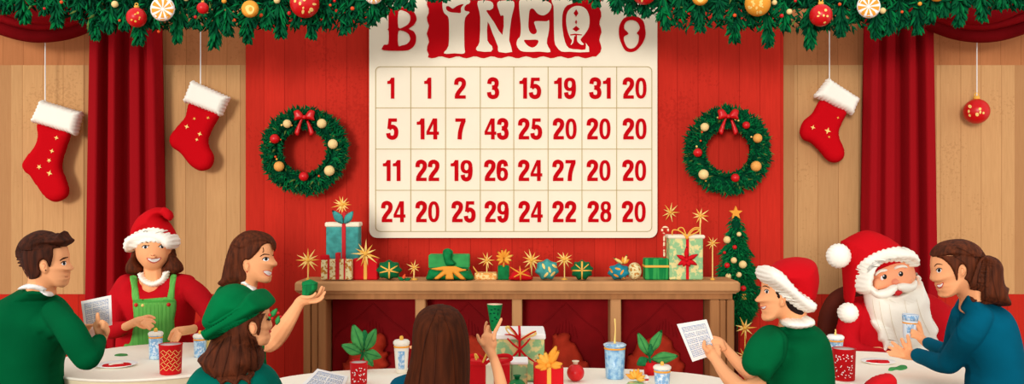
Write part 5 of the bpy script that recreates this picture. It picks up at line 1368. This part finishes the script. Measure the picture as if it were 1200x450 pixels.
stool((285-600)*D/F, D+.07, 'round wooden stool under the laughing person in the green top')
t = thing('green_box', 'small dark green faceted box held up on an open hand before the mantel', 'box', P(362, 351, 3.79))
b = MB(); puff(b, K(290, 260, 4.09, [(262, 287), (300, 274), (338, 291), (334, 325), (308, 352), (300, 368), (264, 365)]), 3.8, .035, R=3, res=1.6, n=0); s = b.build('box_body', GREENG, t)
for pts in ([(285, 300), (280, 355)], [(305, 295), (298, 352)], [(270, 305), (330, 300)]): stk('box_facet', K(290, 260, 4.09, pts), .8, s, GREEND)

# ---- 4 person in the green beret, from behind
D = 2.62
t = person(280, D, 'person in a green felt beret with long brown hair seen from behind')
J = lambda pts: K(220, 330, 3.75, pts); L_ = lambda pts: K(230, 320, 3.46, pts)
b = MB()
puff(b, L_([(286, 120), (293, 150), (300, 185), (302, 200), (308, 215), (304, 224), (298, 228), (301, 238), (296, 248), (300, 258), (296, 275), (288, 290), (270, 296), (250, 292), (240, 330), (235, 380), (140, 380), (140, 300), (110, 250), (100, 180), (130, 110), (200, 80), (260, 90)]), D, .068, R=26, res=1.8)
puff(b, J([(285, 175), (300, 182), (306, 205), (300, 228), (288, 235), (276, 222), (270, 200), (273, 182)]), D-.066, .012, res=1)
core(b, 282, D+.03, 420, 600, 16)
tube(b, [(268, 455, D+.04, 10), (250, 480, D+.03, 10), (255, 530, D-.0, 10)]); tube(b, [(300, 455, D+.04, 10), (312, 490, D+.04, 10), (305, 530, D+.04, 10)])
body = b.build('body', SKIN, t, voxel=.0036, smooth=2)
b = MB(); puff(b, J([(-25, 1020), (-15, 520), (5, 445), (30, 395), (70, 368), (150, 350), (250, 352), (320, 362), (365, 392), (398, 445), (412, 520), (410, 1020)]), D+.03, .13, R=34, res=4, over=body, off=.012, Ro=2); sh = b.build('teal_green_top', TEALGR, t, voxel=.007, smooth=2)
hp = J([(118, 240), (180, 205), (270, 150), (352, 105), (350, 130), (335, 158), (325, 185), (322, 215), (312, 238), (303, 232), (302, 200), (290, 178), (275, 180), (268, 200), (275, 224), (290, 238), (300, 242), (310, 275), (325, 305), (332, 335), (325, 368), (306, 402), (298, 388), (294, 412), (280, 430), (275, 462), (255, 440), (230, 436), (212, 470), (195, 452), (170, 442), (150, 458), (135, 442), (110, 412), (88, 392), (70, 362), (54, 340), (60, 322), (85, 300), (100, 275)])
b = MB(); puff(b, hp, D, .085, R=20, res=1.9, over=[body, sh], off=.014); hair = b.build('hair', HAIRM, t)
for pts in ([(160, 250), (130, 310), (110, 380)], [(190, 240), (175, 320), (150, 420)], [(225, 230), (230, 320), (215, 430)], [(260, 225), (280, 300), (275, 400)], [(285, 250), (305, 310), (310, 380)], [(140, 262), (105, 300), (78, 335)]): stk('hair_lock', J(pts), [.5, 1.3, .4], hair, HAIRD, .003)
b = MB(); puff(b, J([(78, 168), (100, 100), (130, 45), (168, 16), (212, 10), (248, 24), (272, 42), (310, 60), (340, 110), (250, 170), (150, 220), (110, 215)]), D, .11, R=24, res=2, over=[body, hair], off=.02); cap = b.build('beret', BERET, t)
b = MB(); puff(b, J([(74, 172), (88, 172), (105, 178), (150, 152), (205, 118), (262, 70), (290, 40), (312, 36), (340, 60), (362, 92), (356, 116), (300, 152), (240, 186), (180, 217), (126, 249), (105, 232), (90, 205)]), D, .11, R=8, res=1.8, over=[body, hair, cap], off=.012); b.build('beret_brim', BERET, cap)
dec('eye', J([(350, 166), (356, 160), (364, 166), (360, 172), (353, 171)]), body, BLACK, .0018)
stk('eyelash', J([(347, 170), (355, 160), (366, 160)]), .7, body, BLACK, .002)
dec('lips', J([(358, 212), (366, 214), (367, 222), (358, 226)]), body, LIPP, .0018)
stk('ear_fold_shade', J([(280, 190), (292, 190), (297, 208), (290, 224)]), .7, body, EARC)
b = MB(); leafp(b, 316.5, 372, -.9, 14, 6.5, D-.02, GREENL, T=.006); leafp(b, 318, 375, -2.0, 8, 4, D-.02, GREENL, T=.006); leafp(b, 324, 381, -1.3, 12, 6, D-.03, GREENL, T=.006)
for (x, y, r) in ((316, 369, 2), (319, 373, 1.6), (326, 367, 1.7), (329, 371, 1.5)): ball(b, x, y, D-.03, r, REDB, seg=10, rings=8)
b.build('holly_decoration', None, cap)
legs(t, (282-600)*D/F, D+.06, .9)
stool((282-600)*D/F, D+.06, 'round wooden stool under the person in the green beret')

# ---- 5 person in the centre with long dark hair, back to us, raising a green cup
D = 2.66
t = person(512, D, 'person with very long dark brown hair, back turned, raising a green cup')
b = MB()
ball(b, 514, 392, D+.02, 30, sc=(.9, 1, 1.1)); tube(b, [(514, 410, D+.03, 16), (514, 440, D+.04, 16)])
core(b, 512, D+.05, 440, 620, 24)
M_ = lambda pts: K(540, 345, 4.29, pts)
ktube(b, 540, 345, 4.29, [(235, 620, 44, 2.78), (205, 470, 33, 2.8), (190, 400, 28, 2.82), (168, 330, 24, 2.84), (150, 290, 25, 2.84), (136, 250, 36, 2.85), (134, 222, 34, 2.85)], 2.8, seg=14)
ktube(b, 540, 345, 4.29, [(160, 250, 24), (158, 215, 20)], 2.84)
ktube(b, 540, 345, 4.29, [(165, 225, 13), (172, 190, 11), (190, 155, 10), (204, 124, 8.5)], 2.80, seg=8)
ktube(b, 540, 345, 4.29, [(108, 250, 13), (94, 232, 11), (86, 212, 9.5), (84, 203, 8)], 2.83, seg=8)
ktube(b, 540, 345, 4.29, [(125, 215, 13), (132, 180, 11), (140, 160, 9.5)], 2.86, seg=8)
ktube(b, 540, 345, 4.29, [(145, 212, 13), (150, 180, 11), (160, 168, 9.5)], 2.87, seg=8)
ktube(b, 540, 345, 4.29, [(125, 205, 11), (124, 165, 9), (130, 140, 8)], 2.88, seg=8)
tube(b, [(595, 490, 2.78, 10.5), (580, 520, 2.7, 14), (545, 480, 2.7, 16), (520, 460, D+.05, 18)])
tube(b, [(500, 458, D+.05, 18), (465, 490, D+.03, 14), (470, 540, D+.1, 11)])
body = b.build('body', SKIN, t, voxel=.0038, smooth=2)
b = MB(); puff(b, [(440, 640), (446, 500), (456, 452), (468, 441), (490, 438), (530, 446), (552, 456), (566, 480), (572, 540), (574, 640)], D+.06, .12, R=28, res=3, over=body, off=.012, Ro=2)
tube(b, [(545, 470, 2.7, 20), (570, 505, 2.68, 20)]); tube(b, [(476, 465, 2.72, 18), (463, 500, 2.7, 17)]); sh = b.build('teal_top', TEAL, t, voxel=.007, smooth=2)
b = MB(); puff(b, [(464, 640), (468, 500), (472, 456), (478, 432), (482, 412), (483, 394), (485, 378), (491, 366), (502, 358.5), (515, 356.5), (528, 358.5), (539, 366), (546, 379), (550, 400), (551, 430), (550, 470), (551, 520), (552, 640)], D-.03, .12, R=30, res=2.6, over=[body, sh], off=.02); hair = b.build('hair', mat('hair_very_dark', (72, 32, 14), .75, .08, var=.2, vscale=12, stretch=(5, 5, .6), bump=.2, bscale=24), t)
for pts in ([(512, 362), (498, 400), (488, 470)], [(518, 362), (530, 400), (536, 470)], [(514, 370), (510, 420), (508, 470)]): stk('hair_lock', pts, [.3, .9, .3], hair, HAIRD, .003)
b = MB(); ball(b, 481.8, 407, D-.0, 2.0); b.build('ear_tip', SKIN, body)
legs(t, (515-600)*D/F, D+.07, 1.2)
stool((515-600)*D/F, D+.07, 'round wooden stool under the person with very long dark hair')
t = thing('green_cup', 'dark green tapered cup held up by the raised hand at the centre', 'cup', P(580, 388, 2.86))
b = MB(); k = 2.86/F; ax0 = P(579.5, 388, 2.86); ax1 = P(579.8, 356.5, 2.86); rot = (ax1-ax0).to_track_quat('Z', 'Y').to_matrix(); h = (ax1-ax0).length
lathe(b, ax0, [(3.6*k, 0), (4.2*k, .002), (8.9*k, h-.003), (9.2*k, h), (8.3*k, h), (3.9*k, .01)], GREENG, 28, rot=rot); s = b.build('cup_body', GREENG, t)
b = MB(); lathe(b, ax0, [(8.2*k, h-.004), (8.9*k, h+.0004)], mat('peach_rim', (248, 206, 176), .6, .1), 28, rot=rot); b.build('cup_mouth', None, t)
for (x, y) in ((576, 363), (580, 362), (584, 363), (575, 367.5), (579, 367), (583.5, 368), (580, 372), (577, 376), (582, 374)): stk('dark_mark', [(x-1.2, y), (x+1.2, y+.2)], 1.4, s, mat('cup_dark_mark', (6, 62, 44), .8, .05)) if (x+y) % 2 < 1.4 else stk('dark_mark', [(x, y-1.5), (x, y+1.5)], 1.1, s, mat('cup_dark_mark', (6, 62, 44), .8, .05))

# ---- 6 right person in green tee and red hat
D = 2.85
t = person(925, D, 'person in a green tee and red fur-trimmed hat reading a printed card')
N_ = lambda pts: K(860, 290, 4.5, pts); O = lambda pts: K(780, 330, 3.75, pts); Pq = lambda pts: K(860, 280, 2.65, pts)
b = MB()
puff(b, N_([(155, 150), (149, 185), (148, 215), (141, 245), (114, 276), (117, 287), (140, 292), (144, 298), (136, 310), (148, 322), (142, 332), (152, 345), (147, 368), (156, 386), (190, 389), (225, 372), (243, 390), (246, 430), (390, 430), (380, 360), (375, 290), (380, 220), (350, 140), (280, 100), (200, 105)]), D, .072, R=26, res=1.7)
puff(b, N_([(255, 262), (270, 268), (272, 290), (262, 310), (248, 314), (240, 298), (243, 275)]), D-.07, .012, res=1)
core(b, 926, D+.05, 390, 560, 16)
tube(b, [(925, 404, D+.02, 14), (900, 412, D-.03, 11), (886, 424, D-.06, 11)])
# far forearm then near forearm
ktube(b, 780, 330, 3.75, [(385, 420, 30, 2.92), (345, 385, 30, 2.96), (300, 338, 26, 3.0), (265, 295, 20, 3.02), (245, 270, 20, 3.03)], 3)
ktube(b, 780, 330, 3.75, [(405, 455, 40, 2.8), (345, 478, 42, 2.78), (295, 440, 38, 2.84), (255, 395, 30, 2.9), (222, 345, 25, 2.95), (200, 315, 27, 2.97), (192, 300, 24, 2.97)], 2.9)
for (pts, q) in (([(185, 305, 12), (170, 290, 10), (170, 265, 8.5)], 2.955), ([(205, 300, 12), (215, 288, 10), (232, 284, 8.5)], 2.98), ([(210, 312, 12), (222, 302, 10), (238, 298, 8.5)], 2.97), ([(214, 325, 12), (226, 316, 10), (238, 312, 8.5)], 2.96), ([(215, 335, 11), (228, 330, 9), (238, 326, 8)], 2.955)):
    ktube(b, 780, 330, 3.75, [p+(q,) for p in pts], 2.95, seg=8)
for (pts, q) in (([(245, 262, 12), (225, 255, 10), (205, 262, 8.5)], 3.0), ([(248, 272, 12), (228, 270, 10), (212, 276, 8)], 2.995), ([(252, 285, 12), (235, 285, 10), (222, 290, 8)], 2.99), ([(258, 295, 12), (245, 298, 9), (236, 302, 8)], 2.99), ([(240, 255, 11), (222, 248, 9), (210, 244, 8)], 3.02)):
    ktube(b, 780, 330, 3.75, [p+(q,) for p in pts], 2.95, seg=8)
body = b.build('body', SKIN, t, voxel=.0036, smooth=2)
b = MB(); puff(b, Pq([(95, 800), (98, 440), (108, 380), (108, 300), (140, 275), (190, 266), (242, 265), (272, 284), (290, 320), (300, 380), (304, 450), (308, 800)]), D+.04, .13, R=30, res=3, over=body, off=.012, Ro=2)
tube(b, [(903, 398, D-.02, 18), (892, 410, D-.07, 18), (886, 424, D-.08, 17)], seg=16)
puff(b, O([(345, 372), (372, 330), (400, 270), (440, 225), (490, 205), (530, 240), (520, 330), (470, 400), (438, 440), (400, 412)]), D-.06, .07, R=18, res=2, over=body, off=.012, Ro=2)
sh = b.build('green_tee', GREENTEE, t, voxel=.006, smooth=2)
stk('sleeve_seam', O([(352, 374), (395, 405), (436, 434)]), 1.0, sh, GREENSH, .0025)
stk('armhole_seam', O([(495, 212), (520, 250), (518, 330), (480, 385)]), .9, sh, GREENSH, .0025)
b = MB(); puff(b, N_([(215, 222), (228, 232), (240, 248), (246, 262), (236, 272), (226, 258), (216, 240)]), D-.05, .02, R=3, res=1, over=body, off=.006); puff(b, N_([(272, 285), (285, 280), (330, 310), (375, 320), (372, 345), (358, 358), (330, 352), (300, 335), (280, 312)]), D-.02, .05, R=6, res=1.2, over=body, off=.008); b.build('hair', HAIRK, t)
b = MB(); puff(b, N_([(170, 115), (198, 104), (240, 72), (300, 52), (360, 52), (408, 66), (428, 105), (435, 170), (425, 235), (404, 285), (340, 300), (240, 220), (160, 160)]), D, .105, R=24, res=1.7, over=body, off=.014); hat = b.build('red_hat', RED, t)
b = MB(); puff(b, scallop(N_([(138, 130), (150, 106), (175, 100), (205, 108), (245, 135), (300, 192), (350, 236), (398, 268), (405, 290), (398, 318), (375, 334), (338, 325), (292, 290), (240, 244), (190, 205), (152, 175), (139, 155)]), 1.3, 5.5), D-.02, .1, R=8, res=1.5, n=0, over=[body, hat], off=.024, Ro=6); b.build('fur_trim', FUR, hat)
b = MB(); puff(b, scallop(N_([(255, 395), (275, 376), (310, 372), (350, 374), (368, 362), (392, 364), (410, 380), (404, 405), (370, 418), (310, 424), (268, 414)]), .7, 6), D-.05, .06, R=6, res=1.4, n=0, over=[body, sh], off=.018); b.build('fluffy_collar', FUR, t)
dec('eye_white', N_([(163, 232), (172, 224), (182, 228), (182, 240), (172, 242)]), body, EYEW, .001)
dec('eye', ell(*N_([(174, 234)])[0], 1.4, 1.9, 10), body, BLACK, .0018)
stk('eyelid', N_([(160, 228), (172, 221), (184, 228)]), .8, body, BLACK, .002)
stk('eyebrow', N_([(151, 207), (166, 203), (190, 214)]), [.6, 1.3, .6], body, BROW)
dec('smile', N_([(139, 312), (158, 310), (172, 307), (168, 320), (157, 328), (144, 324)]), body, LIPP, .0012)
dec('teeth', N_([(143, 314), (158, 313), (169, 310), (164, 320), (155, 324), (147, 321)]), body, WHITE, .002)
stk('ear_fold_shade', N_([(252, 272), (262, 275), (263, 292), (254, 300)]), .7, body, EARC)
legs(t, (922-600)*D/F, D+.07, 2.2)
stool((922-600)*D/F, D+.07, 'round wooden stool under the person in the green tee')
card([(793.3, 380.1, 3.0), (828, 374.4, 3.0), (842, 414, 3.0), (811.5, 424, 3.0)], .004, 'white printed bingo card held in both hands by the person in the green tee', 'printed bingo cards', 5, (5, 2))

# ---- 7 white-bearded person in the red coat, on a round dark chair
D = 4.38
t = thing('armchair', 'dark brown round-backed chair behind the white-bearded person', 'chair', ((992-600)*4.6/F, 4.6, 0))
b = MB(); puff(b, [(957, 420), (956.5, 395), (960, 368), (968, 350), (980, 339), (995, 335), (1012, 340), (1030, 352), (1040, 380), (1040, 420)], 4.72, .05, R=12, res=2.4); b.build('backrest', WOODD, t)
xa, xb = (957-600)*4.72/F, (1040-600)*4.72/F
b = MB(); box(b, xa+.02, xb, 4.35, 4.74, .38, .46, bev=.02); b.build('seat', WOODD, t)
b = MB(); box(b, xa+.02, xb, 4.69, 4.75, .42, Z(410, 4.72), bev=.02); b.build('back_support', WOODD, t)
for (x, y) in ((xa+.06, 4.39), (xb-.06, 4.39), (xa+.06, 4.70), (xb-.06, 4.70)):
    b = MB(); wtube(b, [(x, y, .015, .018), (x, y, .39, .022)]); b.build('leg', WOODD, t)
t = person(1045, D, 'person with a long white beard in a red hat and red coat')
Q = lambda pts: K(940, 250, 3.75, pts); R_ = lambda pts: K(1000, 290, 6.43, pts)
b = MB()
puff(b, Q([(290, 230), (340, 190), (410, 180), (465, 205), (486, 250), (490, 310), (480, 360), (440, 400), (380, 410), (320, 390), (288, 340), (280, 280)]), D, .11, R=24, res=1.8)
puff(b, R_([(285, 255), (310, 232), (335, 240), (345, 262), (330, 280), (305, 284), (288, 272)]), D-.108, .022, res=1)
puff(b, R_([(160, 240), (200, 232), (250, 245), (270, 290), (220, 320), (160, 310)]), D-.085, .02, res=1.6)
puff(b, R_([(350, 225), (400, 212), (440, 225), (440, 262), (390, 275), (350, 260)]), D-.085, .02, res=1.6)
core(b, 1045, D+.06, 370, 500, 30)
tube(b, [(1010, 375, D+.06, 15), (996, 400, D+.02, 12), (1003, 416, D-.1, 9), (1030, 413, D-.12, 7)]); tube(b, [(1085, 372, D+.06, 15), (1108, 398, D+.02, 12), (1100, 418, D-.1, 9), (1082, 414, D-.12, 7)])
for k in range(5):
    for sg in (-1, 1): tube(b, [(1056+sg*26, 412+k*.6, D-.13, 2.4), (1056+sg*18, 413+k*.9, D-.14+k*.012, 2.2), (1056+sg*11, 415+k*.6, D-.135+k*.012, 1.9)], seg=8)
body = b.build('body', SKINS, t, voxel=.0045, smooth=2)
b = MB(); puff(b, [(980, 600), (980, 420), (983, 390), (988, 368), (998, 353), (1015, 346), (1080, 343), (1100, 350), (1116, 364), (1124, 390), (1126, 430), (1124, 600)], D+.08, .18, R=34, res=3, over=body, off=.012, Ro=2)
tube(b, [(1002, 366, D, 13), (993, 392, D-.04, 14), (1000, 410, D-.1, 12), (1020, 415, D-.13, 9)], seg=14); tube(b, [(1096, 362, D, 13), (1112, 388, D-.04, 14), (1106, 408, D-.1, 12), (1090, 416, D-.13, 9)], seg=14)
sh = b.build('red_coat', COATRED, t, voxel=.008, smooth=2)
b = MB()
bo = [(1014, 318), (1016, 328), (1030, 340), (1050, 346), (1072, 334), (1073, 320), (1076, 322), (1080, 335), (1086, 350), (1087, 362), (1094, 375), (1100, 386), (1097, 393), (1101, 402), (1093, 408), (1090, 416), (1078, 413), (1066, 419), (1058, 414), (1048, 417), (1042, 409), (1036, 412), (1034, 402), (1029, 399), (1028, 390), (1021, 380), (1017, 366), (1014, 350), (1012, 334)]
puff(b, bo, D-.05, .10, R=18, res=2, over=[body, sh], off=.035, Ro=7); beard = b.build('beard', FUR, t)
for pts in ([(1030, 352), (1034, 375), (1043, 402)], [(1042, 356), (1046, 380), (1054, 405)], [(1060, 352), (1066, 378), (1078, 400)], [(1074, 350), (1080, 372), (1090, 392)], [(1022, 350), (1025, 368), (1032, 388)]): stk('beard_lock', pts, [.3, .8, .3], beard, mat('beard_line', (226, 214, 192), .95, .02), .002)
b = MB()
puff(b, R_([(118, 235), (126, 262), (140, 300), (170, 325), (205, 318), (245, 308), (285, 285), (318, 280), (326, 300), (322, 335), (290, 360), (250, 382), (195, 386), (145, 360), (118, 315), (112, 270)]), D-.13, .03, R=5, res=1.3, over=[body, beard], off=.022, Ro=5)
puff(b, R_([(320, 284), (370, 268), (435, 272), (462, 250), (468, 228), (478, 260), (470, 305), (440, 332), (395, 342), (350, 334), (325, 318)]), D-.13, .03, R=5, res=1.3, over=[body, beard], off=.022, Ro=5)
must = b.build('moustache', FUR, t)
b = MB(); puff(b, R_([(308, 345), (322, 325), (345, 322), (366, 330), (362, 348), (340, 363), (318, 360)]), D-.14, .02, R=3, res=1, over=[body, beard, must], off=.006); b.build('mouth', LIPS, body)
dec('nose_tone', ell(*R_([(315, 258)])[0], 4.2, 3.6, 14), body, CHEEK, .0012)
dec('eye_white', ell(*R_([(218, 230)])[0], 1.9, 2.6, 12), body, EYEW, .0012)
dec('eye', ell(*R_([(236, 221)])[0], 2.6, 2.9, 12), body, BLACK, .002)
dec('eye_white', ell(*R_([(349, 203)])[0], 1.6, 2.0, 12), body, EYEW, .0012)
dec('eye', ell(*R_([(359, 199)])[0], 2.6, 2.9, 12), body, BLACK, .002)
dec('eye_glint', ell(*R_([(229, 214)])[0], .8, .8, 8), body, EYEW, .003); dec('eye_glint', ell(*R_([(355, 193)])[0], .8, .8, 8), body, EYEW, .003)
b = MB(); puff(b, R_([(163, 216), (170, 190), (200, 165), (240, 160), (256, 170), (240, 182), (200, 190), (178, 205)]), D-.1, .02, R=3, res=1, over=body, off=.012); b.build('eyebrow', FUR, t)
b = MB(); puff(b, R_([(308, 152), (325, 138), (365, 130), (400, 138), (405, 155), (370, 152), (335, 158), (312, 166)]), D-.1, .02, R=3, res=1, over=body, off=.012); b.build('eyebrow', FUR, t)
b = MB(); puff(b, Q([(178, 132), (200, 110), (240, 88), (285, 74), (350, 92), (408, 128), (440, 160), (450, 210), (400, 225), (320, 260), (270, 320), (245, 330), (235, 300), (225, 340), (214, 395), (196, 395), (190, 330), (184, 240)]), D+.02, .13, R=22, res=2, over=body, off=.02); hat = b.build('red_hat', RED, t)
b = MB(); puff(b, scallop(Q([(230, 325), (229, 285), (236, 250), (262, 213), (310, 180), (362, 160), (420, 149), (462, 160), (488, 190), (490, 226), (475, 232), (450, 216), (400, 211), (340, 224), (302, 254), (287, 300), (280, 346), (252, 348)]), 1.4, 6), D-.03, .12, R=10, res=1.6, n=0, over=[body, hat, beard], off=.034, Ro=7); b.build('fur_trim', FUR, hat)
for (x, y, r, q) in ((160, 187, 52, D-.03), (201, 437, 42, D-.12)):
    b = MB(); puff(b, scallop(ell(940+x/3.75, 250+y/3.75, r/3.75, r/3.75, 16), 1.0, 4.6), q, .055, R=r/3.75, res=1.6, n=0); b.build('pompom', FUR, hat)
legs(t, (1045-600)*4.55/F, 4.52, -PI/2, COATRED)

# ---- 8 person in teal with a ponytail
D = 3.15
t = person(1140, D, 'person with a brown ponytail in a teal jacket holding a small glass')
T_ = lambda pts: K(1040, 260, 3.75, pts); U = lambda pts: K(1040, 340, 4.09, pts)
b = MB()
puff(b, T_([(205, 135), (198, 165), (196, 195), (199, 222), (194, 250), (198, 262), (215, 266), (216, 272), (213, 282), (222, 290), (222, 300), (230, 312), (230, 328), (248, 334), (275, 328), (300, 318), (325, 345), (330, 400), (420, 400), (400, 340), (405, 260), (400, 170), (360, 105), (290, 88), (235, 105)]), D, .072, R=24, res=1.5)
puff(b, T_([(328, 190), (342, 195), (345, 215), (335, 235), (322, 243), (316, 225), (317, 203)]), D-.07, .012, res=1)
core(b, 1156, D+.05, 350, 540, 15)
# near hand
U_ = lambda pts, d, **kw: ktube(b, 1040, 340, 4.09, pts, d, **kw)
U_([(230, 340, 26, 3.42), (150, 318, 25, 3.5), (118, 310, 27, 3.55), (95, 305, 30, 3.58), (72, 305, 26, 3.6)], 3.5)
for (pts, q) in (([(75, 290, 10), (45, 268, 9), (22, 250, 7.5)], 3.6), ([(70, 300, 10), (35, 284, 9), (8, 274, 7.5)], 3.59), ([(68, 308, 10), (35, 300, 9), (2, 296, 7.5)], 3.58), ([(70, 318, 10), (40, 314, 9), (12, 310, 7.5)], 3.57), ([(98, 288, 12), (80, 262, 10), (68, 235, 8.5)], 3.57), ([(108, 285, 12), (104, 250, 10), (97, 218, 8.5)], 3.56)):
    U_([p+(q,) for p in pts], 3.5, seg=8)
# far hand holding the glass
U_([(330, 330, 26, 3.46), (215, 275, 22, 3.6), (185, 255, 20, 3.66), (165, 235, 22, 3.7), (152, 218, 20, 3.72)], 3.6)
for (pts, q) in (([(158, 210, 11), (148, 180, 10), (138, 165, 8)], 3.71), ([(155, 215, 10), (135, 200, 9), (118, 192, 8)], 3.69), ([(152, 225, 10), (132, 212, 9), (116, 206, 8)], 3.69), ([(150, 232, 10), (132, 224, 9), (118, 222, 8)], 3.69), ([(165, 215, 11), (152, 160, 9), (146, 152, 8)], 3.73)):
    U_([p+(q,) for p in pts], 3.5, seg=8)
U_([(230, 340, 22, 3.42), (290, 352, 24, 3.3), (400, 190, 24, 3.16), (450, 140, 28, 3.18)], 3.3)
U_([(330, 330, 22, 3.46), (345, 220, 26, 3.3), (410, 120, 30, 3.2)], 3.3)
body = b.build('body', SKIN, t, voxel=.0036, smooth=2)
b = MB(); puff(b, U([(345, 85), (365, 45), (392, 12), (402, 32), (425, 50), (470, 54), (540, 76), (580, 122), (605, 190), (625, 290), (638, 450), (642, 900), (395, 900), (395, 450), (400, 400), (380, 340), (330, 250), (330, 150)]), D+.06, .13, R=32, res=3.2, over=body, off=.012, Ro=2)
tube(b, [(1148, 372, D-.04, 15), (1136, 391, D-.03, 16), (1123, 411, D+.08, 15), (1113, 424, D+.14, 13.5)], seg=16)
tube(b, [(1112, 425, 3.3, 13.5), (1101, 425, 3.35, 11.5), (1086, 420, 3.44, 9.6), (1076, 416.5, 3.5, 8.8)], seg=16)
tube(b, [(1128, 368, 3.24, 13), (1121, 388, 3.32, 12), (1116, 408, 3.4, 11), (1110, 414, 3.44, 10)], seg=14)
tube(b, [(1112, 413, 3.44, 9.5), (1100, 408, 3.52, 8.6), (1088, 402, 3.62, 7.2)], seg=14)
sh = b.build('teal_jacket', TEAL, t, voxel=.006, smooth=2)
stk('jacket_fold_shade', U([(335, 130), (330, 200), (345, 250)]), .8, sh, mat('teal_fold_shade', (0, 78, 104), .9, .04), .002)  # darker teal strokes paint the shade of folds on the jacket
stk('jacket_fold_shade', U([(390, 30), (350, 90), (345, 150)]), .8, sh, mat('teal_fold_shade', (0, 78, 104), .9, .04), .002)
b = MB(); puff(b, T_([(198, 152), (203, 130), (218, 108), (245, 88), (290, 76), (340, 77), (380, 96), (405, 125), (418, 155), (415, 200), (400, 260), (370, 300), (358, 280), (350, 262), (336, 250), (345, 230), (346, 205), (332, 189), (318, 197), (312, 225), (311, 250), (303, 262), (294, 235), (280, 205), (262, 182), (235, 162), (208, 156)]), D, .083, R=20, res=1.3, over=body, off=.012); hair = b.build('hair', HAIRM, t)
b = MB(); puff(b, T_([(405, 160), (425, 149), (450, 148), (473, 162), (488, 192), (490, 230), (495, 262), (505, 278), (518, 284), (510, 312), (523, 342), (519, 368), (490, 371), (460, 362), (425, 362), (395, 352), (372, 352), (360, 325), (358, 285), (375, 235), (390, 190)]), D+.01, .075, R=14, res=1.5, over=[hair, sh], off=.02); pt_ = b.build('ponytail', HAIRM, t)
for pts in ([(420, 170), (400, 240), (395, 330)], [(440, 170), (430, 250), (430, 350)], [(460, 180), (465, 260), (490, 355)]): stk('hair_lock', T_(pts), [.4, 1.1, .4], pt_, HAIRD, .003)
for pts in ([(300, 110), (350, 130), (400, 165)], [(260, 130), (310, 160), (340, 180)]): stk('hair_lock', T_(pts), [.3, .9, .3], hair, HAIRD, .003)
dec('eye_white', T_([(216, 215), (224, 205), (236, 208), (234, 220), (223, 223)]), body, EYEW, .001)
dec('eye', ell(*T_([(227, 213)])[0], 1.7, 2.1, 10), body, BLACK, .0018)
stk('eyelash', T_([(213, 213), (224, 203), (240, 207)]), .9, body, BLACK, .0022)
stk('eyebrow', T_([(206, 197), (218, 185), (242, 188)]), [.6, 1.2, .6], body, BROW)
dec('smile', T_([(216, 276), (230, 274), (246, 266), (243, 282), (232, 292), (221, 290)]), body, LIPS, .0012)
dec('teeth', T_([(219, 278), (231, 276), (243, 270), (239, 281), (230, 287), (222, 285)]), body, WHITE, .002)
stk('ear_fold_shade', T_([(325, 205), (335, 205), (337, 222), (328, 230)]), .7, body, EARC)
legs(t, (1150-600)*D/F, D+.06, 2.3)
stool((1150-600)*D/F, D+.06, 'round wooden stool under the person in the teal jacket')
# the small glass
d_ = 3.73; k = d_/F; c = P(1065.5, 396, d_); c2 = P(1067, 368, d_); rot = (c2-c).to_track_quat('Z', 'Y').to_matrix(); h = (c2-c).length
t = thing('small_glass', 'small pale blue glass with an orange band held before the white beard', 'glass', c)
b = MB(); lathe(b, c, [(6.2*k, 0), (7.0*k, .003), (9*k, h), (8.4*k, h), (6.4*k, .01)], mat('frosted_glass', (216, 226, 236), .3, .4), 24, rot=rot); s = b.build('glass_body', None, t)
b = MB(); lathe(b, c, [(8.35*k, h*.60), (8.5*k, h*.66)], ORANGE, 24, rot=rot); b.build('band', ORANGE, t)
b = MB(); lathe(b, c, [(8.75*k, h*.74), (9.3*k, h*.96)], LABEL, 24, rot=rot); b.build('blue_print', LABEL, t)
b = MB(); decal(b, [(1062, 380), (1071, 380), (1070, 390), (1063, 390)], s, .0015, LABEL, n=0); b.build('label_patch', LABEL, s)

# ---- red rounded chair at the bottom right, in front of the right table
t = thing('red_chair', 'red rounded chair back cut off by the bottom edge at the right', 'chair', ((1030-600)*2.9/F, 2.9, 0))
d_ = 2.9
b = MB(); puff(b, [(1008, 462), (1014, 450), (1024, 442), (1034, 438.5), (1042, 437.5), (1048, 441), (1050, 448), (1049, 480), (1048, 520), (1000, 520), (1000, 480)], d_, .03, R=7, res=1.8); b.build('backrest', REDG, t)
b = MB(); xa, xb = (1002-600)*d_/F, (1047-600)*d_/F; box(b, xa-.1, xb+.1, 2.58, 2.9, .42, .46, bev=.015); b.build('seat', REDG, t)
for (x, y) in ((xa-.06, 2.62), (xb+.06, 2.62), (xa-.06, 2.87), (xb+.06, 2.87)):
    b = MB(); wtube(b, [(x, y, .012, .014), (x, y, .43, .016)]); b.build('leg', WOODP, t)
for x in (xa+.02, xb-.02):
    b = MB(); wtube(b, [(x, 2.9, .44, .012), (x, 2.9, .75, .012)]); b.build('back_post', WOODP, t)
# ---- printed card lying on the centre table
def onT(x, y, h=.004): q_ = (CAMZ-TZ-h)*F/(y-HROW); return (x, y, q_)
card([onT(372, 432), onT(408, 440.5), onT(400, 466), onT(349, 455)], .002, 'white printed bingo card lying on the centre table beside the green beret', 'printed bingo cards', 8, (4, 2))
